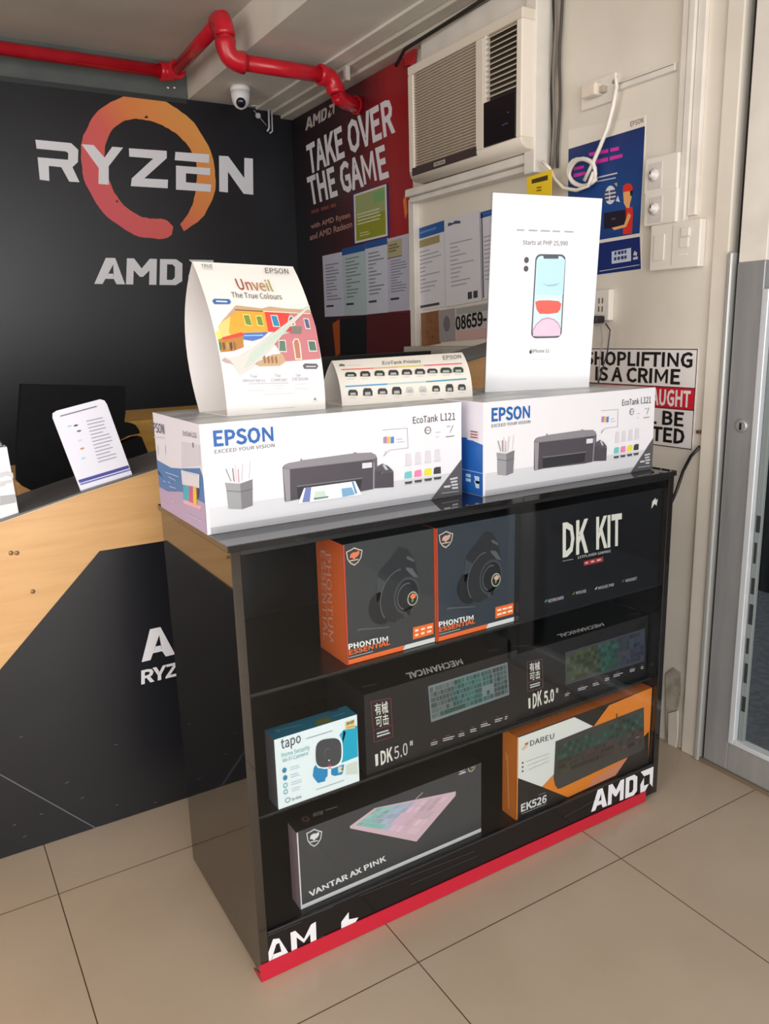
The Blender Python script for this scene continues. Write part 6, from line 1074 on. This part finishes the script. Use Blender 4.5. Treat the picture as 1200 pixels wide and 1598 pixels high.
b = MB(); LT = M((110, 176, 196), .45)
for p, q in (((155, 358), (470, 275)), ((510, 262), (665, 222)), ((245, 395), (465, 345)), ((800, 255), (920, 220))): b.line(tp, *ct(p, q), .002, LT, 2)
el(b, tp, ct((225, 405))[0], 3, 2.6, LT, 2, n=12, ring=.6); b.poly(tp, ct((745, 185), (790, 155), (850, 160), (850, 195), (770, 208)), M((18, 66, 84), .4), 2); b.poly(tp, ct((612, 300), (740, 270), (800, 290), (790, 310), (620, 350)), M((110, 116, 60), .4), 2); b.poly(tp, ct((650, 270), (745, 245), (745, 262), (655, 290)), M((90, 110, 116), .4), 3); b.build('top_print', t)

# wide keyboard box on the floor of the cabinet, picture of a pale pink keyboard
t, f, l, tp = carton('keyboard_box', 'wide dark grey box with pale pink keyboard on cabinet bottom', .550, 1.0165, 1.292, 1.332, .0995, .2790, M((62, 62, 66), .35), M((150, 128, 138), .4), M((24, 24, 27), .35))
cv_ = crop(430, 1170, 3.5294)
b = MB(); b.uvpoly(f, [(0, .0005), (.466, .0005), (.466, .010), (0, .010)], M((206, 204, 208), .4), 1); b.uvpoly(f, [(0, .0005), (.0035, .0005), (.0035, .179), (0, .179)], M((214, 208, 212), .4), 2); b.build('white_edges', t)
b = MB(); Q = cv_((570, 318), (992, 230), (765, 500), (408, 426)); Qr = cv_((408, 418), (568, 316), (992, 228), (768, 492))
# keyboard seen at a slant: rows run from the front edge (left-bottom to right-bottom) back to the far edge
q = cv_((545, 320), (992, 228), (768, 492), (408, 420)); b.poly(f, cv_((408, 420), (545, 320), (992, 228), (990, 252), (775, 505), (740, 498), (410, 432)), M((206, 176, 190), .4), 2)
def kc3(u, v, r):
    c0 = (136, 194, 190) if u < .28 else ((166, 186, 210) if u < .52 else (216, 184, 202)); k = .9+.15*r; return M(tuple(int(min(255, x*k)//8*8) for x in c0), .4)
keys(b, f, sub(q, .05, .06, .95, .92), [[1]*7+[-.2, 1, 1, -.2, 1, 1]]*2+[[1]*6+[1.6, -.4, 1, 1, -.2, 1, 1], [2]+[1]*4+[2, -.6, 1, -.6, 1, 1], [1.2, 4, 1.2, 1.2, -.2, 1, 1, -.2, 2]], kc3, 3, gap=.10)
b.line(f, *cv_((770, 272), (810, 234)), .0022, M((176, 160, 170), .4), 2); b.build('keyboard_print', t)
b = MB(); shield(b, f, cv_, 212, 484, 44, 50, M((206, 206, 208), .4), M((216, 216, 218), .4)); b.build('shield_logo', t)
b = MB(); b.text(f, 'VANTAR AX PINK', *cv_((192, 806), (612, 606), (180, 782)), M((226, 224, 226), .4), 3, bold=.03, shear=0.1); b.build('model_lettering', t)
b = MB(); b.poly(f, cv_((1008, 115), (1045, 98), (1046, 106), (1020, 120), (1046, 118), (1046, 124), (1008, 138), (1008, 132), (1032, 120), (1008, 122)), LGREY, 3); el(b, f, cv_((1078, 95))[0], 5.4, 6.8, M((190, 180, 160), .4), 3, ring=.8); el(b, f, cv_((1082, 92))[0], 2, 3, M((160, 150, 120), .4), 3, n=10); b.build('corner_marks', t)
b = MB(); el(b, tp, cv_((165, 384))[0], 6, 4.4, M((110, 74, 66), .4), 2, ring=.6); b.text(tp, 'VANTAR', *cv_((206, 372), (262, 356), (206, 352)), M((150, 140, 130), .4), 2, bold=.02); b.line(tp, *cv_((275, 335), (340, 315)), .003, M((150, 150, 150), .4), 2); b.build('top_lettering', t)

# orange keyboard box on the cabinet floor, right
t, f, l, tp = carton('keyboard_box', 'orange, white and black keyboard box, right on cabinet bottom', 1.1120, 1.5740, 1.281, 1.331, .0995, .3190, M((28, 26, 28), .35), M((206, 112, 34), .4), M((196, 100, 34), .4))
ce = crop(770, 1060, 4.444); EO = M((222, 126, 36), .4)
b = MB(); b.poly(f, ce((155, 410), (560, 262), (690, 326), (430, 430), (425, 650), (335, 745), (157, 680)), M((222, 222, 220), .4), 2); b.uvpoly(f, [(0, .0005), (.0045, .0005), (.0045, .2185), (0, .2185)], EO, 3)
b.poly(f, ce((690, 330), (800, 180), (1104, 52), (1082, 560), (1072, 560), (1076, 360), (1040, 400), (1040, 195)), EO, 2); b.poly(f, ce((335, 745), (420, 660), (440, 760), (930, 540), (845, 665), (515, 818)), EO, 2); b.poly(f, ce((690, 690), (930, 540), (845, 665), (640, 758)), M((206, 130, 100), .4), 3)
b.build('colour_blocks', t)
b = MB(); b.poly(f, ce((428, 430), (1040, 192), (1042, 480), (1010, 500), (455, 758), (425, 735), (415, 690)), M((60, 58, 58), .4), 4)
def kc4(u, v, r):
    c0 = (34, 74, 66) if v < .45 else ((70, 52, 52) if u > .3 else (62, 58, 44)); k = .75+.5*r; return M(tuple(int(min(255, x*k)//8*8) for x in c0), .4)
keys(b, f, ce((440, 460), (1032, 225), (1030, 440), (436, 668)), full_rows(), kc4, 5, gap=.2, seed=8)
b.line(f, *ce((852, 265), (852, 235)), .003, BLACK, 5); b.line(f, *ce((980, 404), (1005, 396)), .001, LGREY, 6); b.build('keyboard_print', t)
b = MB(); b.poly(f, ce((190, 488), (215, 455), (238, 440), (232, 470), (205, 492)), M((214, 190, 166), .4), 4); b.poly(f, ce((212, 445), (240, 432), (238, 446), (220, 456)), EO, 4); b.text(f, 'DAREU', *ce((252, 462), (418, 408), (252, 426)), M((50, 60, 70), .4), 4, bold=.005); b.build('maker_wordmark', t)
b = MB()
for k in range(3): b.line(f, *ce((225+8*k, 570+28*k), (385, 512+26*k)), .0012, M((170, 170, 168), .5), 4); el(b, f, ce((200, 578+29*k))[0], 1.3, 1.6, DGREY, 4, n=8)
b.build('feature_print', t)
b = MB(); b.text(f, 'EK526', *ce((188, 918), (366, 848), (188, 868)), M((216, 214, 214), .4), 4, bold=.02); b.line(f, *ce((192, 932), (364, 862)), .001, LGREY, 4); b.line(f, *ce((310, 800), (362, 782)), .0016, GREY, 4); b.build('model_lettering', t)
b = MB(); b.text(tp, 'EK526', *ce((330, 308), (510, 240), (326, 280)), M((216, 140, 84), .4), 2); b.line(tp, *ce((640, 178), (860, 92)), .004, M((190, 110, 66), .5), 2); b.build('top_lettering', t)
b = MB(); b.line(l, *ce((98, 520), (108, 900)), .005, M((226, 150, 90), .4), 2); b.line(l, *ce((85, 500), (90, 560)), .003, M((226, 170, 120), .4), 2); b.build('side_lettering', t)

# ------------------------------------------------------------------ things standing on the printer boxes
ZB = 1.0984
def tent(t, BL, BR, TL, TR, bulge, depth, mt, back_mt, back_bulge, skew):
    """a folded display card: curved front sheet, curved back sheet and a base strip"""
    U = (BR-BL).normalized(); nb = Vector((skew, 1, 0)).normalized()     # towards the back
    rows = 12
    def sheet_pts(P, Q, S, T, amt, nrm, off):
        out = []
        for i in range(rows+1):
            k = i/rows; d = nrm*(amt*4*k*(1-k)+off); out.append([P.lerp(S, k)+d, Q.lerp(T, k)+d])
        return out
    def shell(P, Q, S, T, amt, nrm, mat, name):
        b = MB(); o = sheet_pts(P, Q, S, T, amt, nrm, 0); i = sheet_pts(P, Q, S, T, amt, nrm, -.0012)
        b.grid([r[:] for r in o], mat); b.grid([r[::-1] for r in i], mat)
        for c in (0, 1): b.grid([[o[k][c], i[k][c]][::1 if c else -1] for k in range(rows+1)], mat, smooth=False)
        b.face([o[0][0], o[0][1], i[0][1], i[0][0]], mat); b.face([o[-1][1], o[-1][0], i[-1][0], i[-1][1]], mat); return b.build(name, t)
    f = face3(BL, BR, TL); f.bend = ((TL-BL).length, bulge)
    shell(BL, BR, TL, TR, bulge, f.N, mt, 'front_sheet')
    B2, R2 = BL+nb*depth, BR+nb*depth; N2 = -(R2-B2).cross(TL-B2).normalized()
    shell(B2, R2, TL, TR, back_bulge, N2, back_mt, 'back_sheet')
    b = MB(); lo = [BL+nb*.002, BR+nb*.002, R2-nb*.002, B2-nb*.002]; b.hexa(lo, [p+Vector((0, 0, .0015)) for p in lo], back_mt); b.build('base_strip', t)
    return f
cu_ = crop(280, 390, 5.0)
BL, BR = on_z(355, 650, ZB), on_z(508, 638.5, ZB)
t = thing('tent_display', 'tall white tent card with a painted house scene, on left printer box', 'display card', tuple((BL+BR)/2))
TL, TR = on_y(300, 408, 1.523), on_y(457, 416, 1.512)
f = tent(t, BL, BR, TL, TR, .040, .122, M((232, 227, 223), .5), M((226, 222, 222), .6), .085, -.12)
b = MB(); b.text(f, 'Unveil', *cu_((462, 310), (735, 325), (430, 225)), ramp_along('rainbow_lettering', 'X', .585-(BL.x+BR.x)/2, .675-(BL.x+BR.x)/2, [(0, (150, 44, 36)), (.35, (176, 110, 60)), (.7, (150, 150, 60)), (1, (214, 200, 120))], .5), 3, bold=.008)
b.text(f, 'The True Colours', *cu_((410, 372), (802, 388), (400, 330)), M((90, 84, 84), .5), 3); b.build('headline', t)
b = MB(); b.text(f, 'EPSON', *cu_((672, 182), (852, 188), (664, 142)), M((78, 74, 84), .5), 3, bold=.005); b.build('maker_wordmark', t)
b = MB(); b.text(f, 'TRUE', *cu_((170, 138), (258, 140), (168, 112)), M((110, 130, 110), .5), 3); b.line(f, *cu_((180, 148), (262, 152)), .0015, LGREY, 3); b.build('corner_lettering', t)
b = MB(); b.poly(f, cu_((254, 400), (268, 382), (388, 385), (402, 408), (388, 424), (272, 424)), M((62, 104, 160), .45), 3); b.line(f, *cu_((285, 402), (370, 406)), .0025, WHITE, 4); b.poly(f, cu_((960, 905), (975, 888), (1068, 890), (1080, 908), (1068, 930), (972, 930)), M((86, 86, 96), .45), 5); b.line(f, *cu_((985, 912), (1062, 912)), .0022, LGREY, 6); b.build('round_flashes', t)
b = MB(); Y1, RE, PI_, RO = M((226, 160, 54), .5), M((216, 66, 60), .5), M((190, 116, 122), .5), M((190, 156, 120), .5)
b.poly(f, cu_((330, 690), (300, 600), (330, 560), (400, 520), (480, 500), (480, 660)), M((238, 196, 120), .5), 3)
b.poly(f, cu_((385, 640), (400, 490), (440, 470), (660, 480), (690, 640), (500, 660), (410, 690)), Y1, 4); b.poly(f, cu_((660, 478), (850, 490), (870, 640), (690, 640)), RE, 4); b.poly(f, cu_((850, 490), (1025, 490), (1060, 600), (1100, 850), (830, 870), (720, 700), (870, 640)), PI_, 4)
b.poly(f, cu_((320, 570), (440, 435), (560, 450), (640, 460), (700, 445), (840, 462), (1015, 470), (1022, 492), (650, 480), (470, 470), (360, 540)), RO, 5); b.line(f, *cu_((430, 470), (650, 482)), .0016, M((90, 66, 50), .5), 6); b.line(f, *cu_((650, 482), (1018, 500)), .0016, M((240, 232, 214), .5), 6)
b.poly(f, cu_((300, 700), (490, 660), (500, 760), (420, 790), (320, 800)), M((176, 120, 50), .5), 4); b.poly(f, cu_((496, 650), (690, 645), (640, 690), (570, 712), (498, 700)), M((70, 110, 190), .5), 5); b.line(f, *cu_((500, 672), (650, 668)), .002, M((150, 190, 230), .5), 6); b.poly(f, cu_((330, 685), (480, 645), (500, 655), (500, 672), (340, 704)), M((206, 66, 50), .5), 5)
for q in (((490, 505), (545, 505), (568, 598), (512, 592)), ((590, 515), (640, 515), (658, 600), (605, 595))): b.poly(f, cu_(*q), M((240, 214, 140), .5), 6); b.poly(f, cu_(*[(x+6*(1 if i in (0, 3) else -1), y+7*(1 if i < 2 else -1)) for i, (x, y) in enumerate(q)]), M((110, 140, 50), .5), 7)
for q, c in ((((705, 510), (760, 512), (785, 605), (728, 602)), (50, 130, 170)), (((962, 535), (1005, 538), (1022, 622), (980, 618)), (90, 90, 130)), (((770, 705), (825, 705), (835, 800), (770, 798)), (84, 120, 100)), (((995, 708), (1058, 710), (1072, 795), (1008, 795)), (76, 110, 96))):
    b.poly(f, cu_(*q), M((226, 214, 206), .5), 6); b.poly(f, cu_(*[(x+6*(1 if i in (0, 3) else -1), y+7*(1 if i < 2 else -1)) for i, (x, y) in enumerate(q)]), M(c, .5), 7)
b.poly(f, cu_((843, 560), (848, 525), (868, 512), (890, 530), (905, 590), (865, 600)), M((226, 214, 206), .5), 6); b.poly(f, cu_((850, 555), (856, 532), (868, 522), (882, 535), (892, 585), (868, 590)), M((70, 110, 100), .5), 7); b.poly(f, cu_((866, 602), (950, 600), (945, 655), (865, 655)), M((120, 116, 110), .5), 7)
b.poly(f, cu_((878, 720), (895, 692), (925, 695), (940, 730), (955, 858), (900, 860)), M((230, 206, 190), .5), 6); b.poly(f, cu_((888, 725), (900, 702), (920, 705), (930, 735), (942, 848), (908, 848)), M((176, 116, 96), .5), 7)
for k in range(5): b.poly(f, cu_((305+28*k, 725+6*(k % 2)), (320+28*k, 720), (328+28*k, 770), (315+28*k, 790)), M(((60, 110, 60), (110, 60, 40), (180, 150, 70), (50, 60, 60), (150, 90, 50))[k], .5), 6)
b.poly(f, cu_((280, 640), (310, 630), (330, 690), (300, 700)), M((226, 216, 90), .5), 3); b.poly(f, cu_((590, 890), (720, 820), (800, 810), (830, 870), (780, 905), (620, 910)), M((190, 156, 120), .5), 4)
for k in range(4): b.poly(f, cu_((650+30*k, 845), (665+30*k, 825), (675+30*k, 880), (660+30*k, 890)), M((150, 106, 70), .5), 5)
b.build('house_print', t)
b = MB(); b.poly(f, cu_((322, 862), (350, 838), (400, 850), (470, 832), (640, 720), (1010, 436), (1012, 452), (860, 600), (700, 780), (560, 920), (470, 980), (430, 910), (390, 872)), M((206, 200, 194), .5), 8); b.poly(f, cu_((560, 800), (700, 690), (860, 575), (850, 605), (700, 760), (560, 890), (500, 930)), M((186, 200, 188), .5), 9); b.poly(f, cu_((326, 865), (350, 846), (388, 866), (425, 905), (400, 890), (360, 885)), M((176, 156, 150), .5), 9); b.build('curled_page_print', t)
b = MB(); VI = M((150, 146, 176), .5)
for w, q in (('True', ((548, 998), (605, 998), (546, 974))), ('BRIGHTNESS', ((494, 1032), (668, 1032), (494, 1010))), ('True', ((742, 994), (790, 992), (740, 968))), ('COMFORT', ((712, 1030), (842, 1028), (712, 1006))), ('True', ((905, 990), (945, 988), (903, 966))), ('DESIGN', ((880, 1022), (1000, 1018), (880, 998)))): b.text(f, w, *cu_(*q), VI, 3, bold=.005)
b.build('feature_words', t); b = MB(); b.line(f, *cu_((535, 1046), (850, 1040)), .001, M((170, 166, 190), .5), 3)
for p, q in (((515, 1100), (668, 1098)), ((725, 1062), (820, 1060)), ((740, 1085), (810, 1083)), ((900, 1050), (990, 1045)), ((895, 1085), (1005, 1082)), ((640, 1132), (900, 1118)), ((640, 1245), (900, 1228)), ((1040, 1182), (1085, 1178))): b.line(f, *cu_(p, q), .0012, M((206, 200, 206), .5), 3)
b.build('small_print', t); b = MB(); b.poly(f, cu_((1044, 1172), (1056, 1150), (1070, 1170)), M((120, 120, 150), .5), 3); b.build('corner_mark', t)

cq = crop(500, 530, 4.6154)
BL, BR = on_z(534, 633.5, ZB), on_z(737.5, 618.5, ZB)
t = thing('tent_display', 'low long white tent card showing two rows of printers', 'display card', tuple((BL+BR)/2))
TL, TR = on_y(517.5, 563, 1.535), on_y(721, 550, 1.52)
f = tent(t, BL, BR, TL, TR, .012, .125, M((234, 228, 220), .5), M((226, 222, 216), .6), .010, .10)
b = MB(); b.text(f, 'EcoTank Printers', *cq((446, 182), (722, 168), (446, 158)), M((100, 96, 90), .5), 3, bold=.005); b.text(f, 'EPSON', *cq((882, 145), (1012, 135), (880, 118)), M((110, 108, 110), .5), 3); b.line(f, *cq((885, 150), (985, 142)), .001, LGREY, 3); b.poly(f, cq((132, 192), (140, 176), (172, 182), (176, 192)), M((110, 100, 70), .5), 3); b.line(f, *cq((190, 188), (290, 186)), .001, LGREY, 3); b.build('lettering', t)
b = MB()
for p, q, c in (((150, 218), (380, 208), (226, 110, 96)), ((380, 208), (560, 198), (226, 176, 110)), ((560, 198), (745, 188), (222, 206, 70)), ((745, 188), (1018, 173), (222, 80, 120)), ((178, 340), (480, 322), (60, 150, 206)), ((480, 322), (760, 305), (176, 200, 204)), ((760, 305), (1050, 284), (40, 150, 170))): b.line(f, *cq(p, q), .0028, M(c, .45), 3)
b.build('coloured_rules', t)
b = MB()
def tiny(cx, cy, w, h, c):
    b = MB(); b.poly(f, cq((cx-w, cy-h*.4), (cx-w*.7, cy-h), (cx+w*.6, cy-h), (cx+w, cy-h*.2), (cx+w, cy+h), (cx-w, cy+h)), M(c, .45), 3); b.poly(f, cq((cx-w*.6, cy+h*.1), (cx+w*.5, cy), (cx+w*.6, cy+h*.8), (cx-w*.6, cy+h*.9)), M((176, 176, 172), .45), 4); b.line(f, *cq((cx-w*.7, cy+h+18), (cx+w*.7, cy+h+16)), .0008, LGREY, 3); b.build('printer_picture', t)
for k, x in enumerate((218, 322, 425, 525, 622, 716, 806, 904, 992)): tiny(x, 252-k*4.2, 40 if k in (0, 7) else 36, 16 if k in (0, 6) else 19, (40, 62, 52) if k in (0, 2, 7, 8) else (58, 52, 58))
for k, x in enumerate((234, 340, 447, 549, 642, 738, 832, 929, 1018)): tiny(x, 384-k*5, 34 if k < 4 else 27, 27 if k in (1, 3, 7) else 21, (196, 196, 192) if k in (4, 5) else (56, 58, 58))

# upright phone sign on the right-hand printer box
BL, BR = on_z(757, 612.5, ZB), on_z(919, 604, ZB); TL = on_y(770, 301, 1.492)
f = face3(BL, BR, TL)
q = [(757, 612.5), (919, 604), (940, 310), (769.5, 300.5)]
t = thing('phone_sign', 'upright white acrylic sign picturing a phone, on right printer box', 'sign', tuple((BL+BR)/2))
b = MB(); b.slab(f, [f.uv(*p) for p in q], M((234, 234, 238), .35), -.003, 0); b.build('printed_sheet', t)
b = MB(); uu = [f.uv(*p) for p in q]; W_ = uu[1][0]
b.slab(f, [(uu[0][0]-.002, .0005), (uu[1][0]+.003, .0005), (uu[2][0]+.003, uu[2][1]+.002), (uu[3][0]-.002, uu[3][1]+.002)], ACRYLIC, -.007, -.0035); nb = -f.N
lo = [BL+nb*.004, BR+nb*.004, BR+nb*.075, BL+nb*.075]; b.hexa(lo, [p+Vector((0, 0, .003)) for p in lo], ACRYLIC); b.build('acrylic_stand', t)
cz = crop(780, 320, 5.7071)
b = MB(); FR, SC = M((78, 84, 96), .4), M((206, 232, 240), .4)
def rr(x0, y0, x1, y1, x2, y2, x3, y3, r=.09):      # rounded quad: TL TR BR BL
    Q = [(x0, y0), (x1, y1), (x2, y2), (x3, y3)]; out = []
    for cu0, cv0, a0_ in ((0, 0, 180), (1, 0, 270), (1, 1, 0), (0, 1, 90)):
        for i in range(5):
            a = math.radians(a0_+i*22.5); ru, rv = r*1.9, r*.75
            out.append(lerp2(Q, (ru if cu0 == 0 else 1-ru)+ru*math.cos(a), (rv if cv0 == 0 else 1-rv)+rv*math.sin(a)))
    return cz(*out)
b.poly(f, rr(318, 436, 588, 440, 548, 1182, 275, 1188), FR, 1); b.poly(f, rr(328, 452, 576, 456, 538, 1168, 287, 1172), SC, 2)
b.poly(f, cz((335, 480), (580, 482), (560, 800), (320, 800)), M((186, 224, 242), .4), 3); b.poly(f, cz((384, 445), (520, 447), (518, 478), (388, 478)), FR, 4)
b.poly(f, cz((360, 690), (420, 712), (490, 705), (540, 690), (490, 720), (425, 724)), M((150, 190, 206), .4), 4)
b.poly(f, cz((312, 862), (345, 850), (430, 848), (520, 856), (545, 880), (535, 930), (510, 960), (430, 970), (350, 968), (325, 930)), M((230, 96, 84), .4), 4)
b.poly(f, cz((292, 1110), (320, 1060), (370, 1015), (425, 1000), (480, 1015), (520, 1050), (540, 1100), (536, 1166), (290, 1170)), M((190, 130, 160), .4), 4); b.poly(f, cz((294, 1122), (322, 1068), (372, 1024), (425, 1010), (476, 1024), (514, 1058), (536, 1108), (534, 1162), (292, 1166)), M((228, 196, 216), .4), 5); b.build('phone_front_print', t)
b = MB(); el(b, f, cz((236, 490))[0], 3.7, 4.9, M((76, 70, 80), .4), 2, n=18); el(b, f, cz((232, 567))[0], 3.7, 4.7, M((76, 70, 80), .4), 2, n=18); b.line(f, *cz((176, 620), (165, 1090)), .0008, M((222, 220, 228), .4), 1); b.line(f, *cz((180, 1205), (210, 1204)), .001, LGREY, 1); b.line(f, *cz((176, 620), (200, 440)), .0008, M((226, 224, 232), .4), 1); b.build('phone_back_print', t)
b = MB(); b.text(f, 'Starts at PHP 25,990', *cz((202, 352), (602, 361), (204, 312)), M((108, 100, 108), .5), 2); b.build('price_lettering', t); b = MB(); small_print(b, f, cz((138, 208), (670, 228), (668, 252), (138, 235)), 1, M((170, 166, 172), .5), cols=5, fill=.55, lo=.8); b.build('offer_lettering', t)
b = MB(); b.text(f, 'iPhone 11', *cz((288, 1316), (438, 1312), (288, 1286)), M((80, 76, 86), .5), 2)
b.poly(f, cz((262, 1300), (266, 1292), (274, 1295), (283, 1292), (285, 1298), (281, 1304), (285, 1312), (278, 1324), (266, 1324), (261, 1312)), M((70, 66, 76), .5), 2); b.poly(f, cz((273, 1292), (274, 1284), (281, 1280), (280, 1288)), M((70, 66, 76), .5), 2); b.line(f, *cz((265, 1382), (438, 1368)), .0009, LGREY, 2); b.build('model_lettering', t)
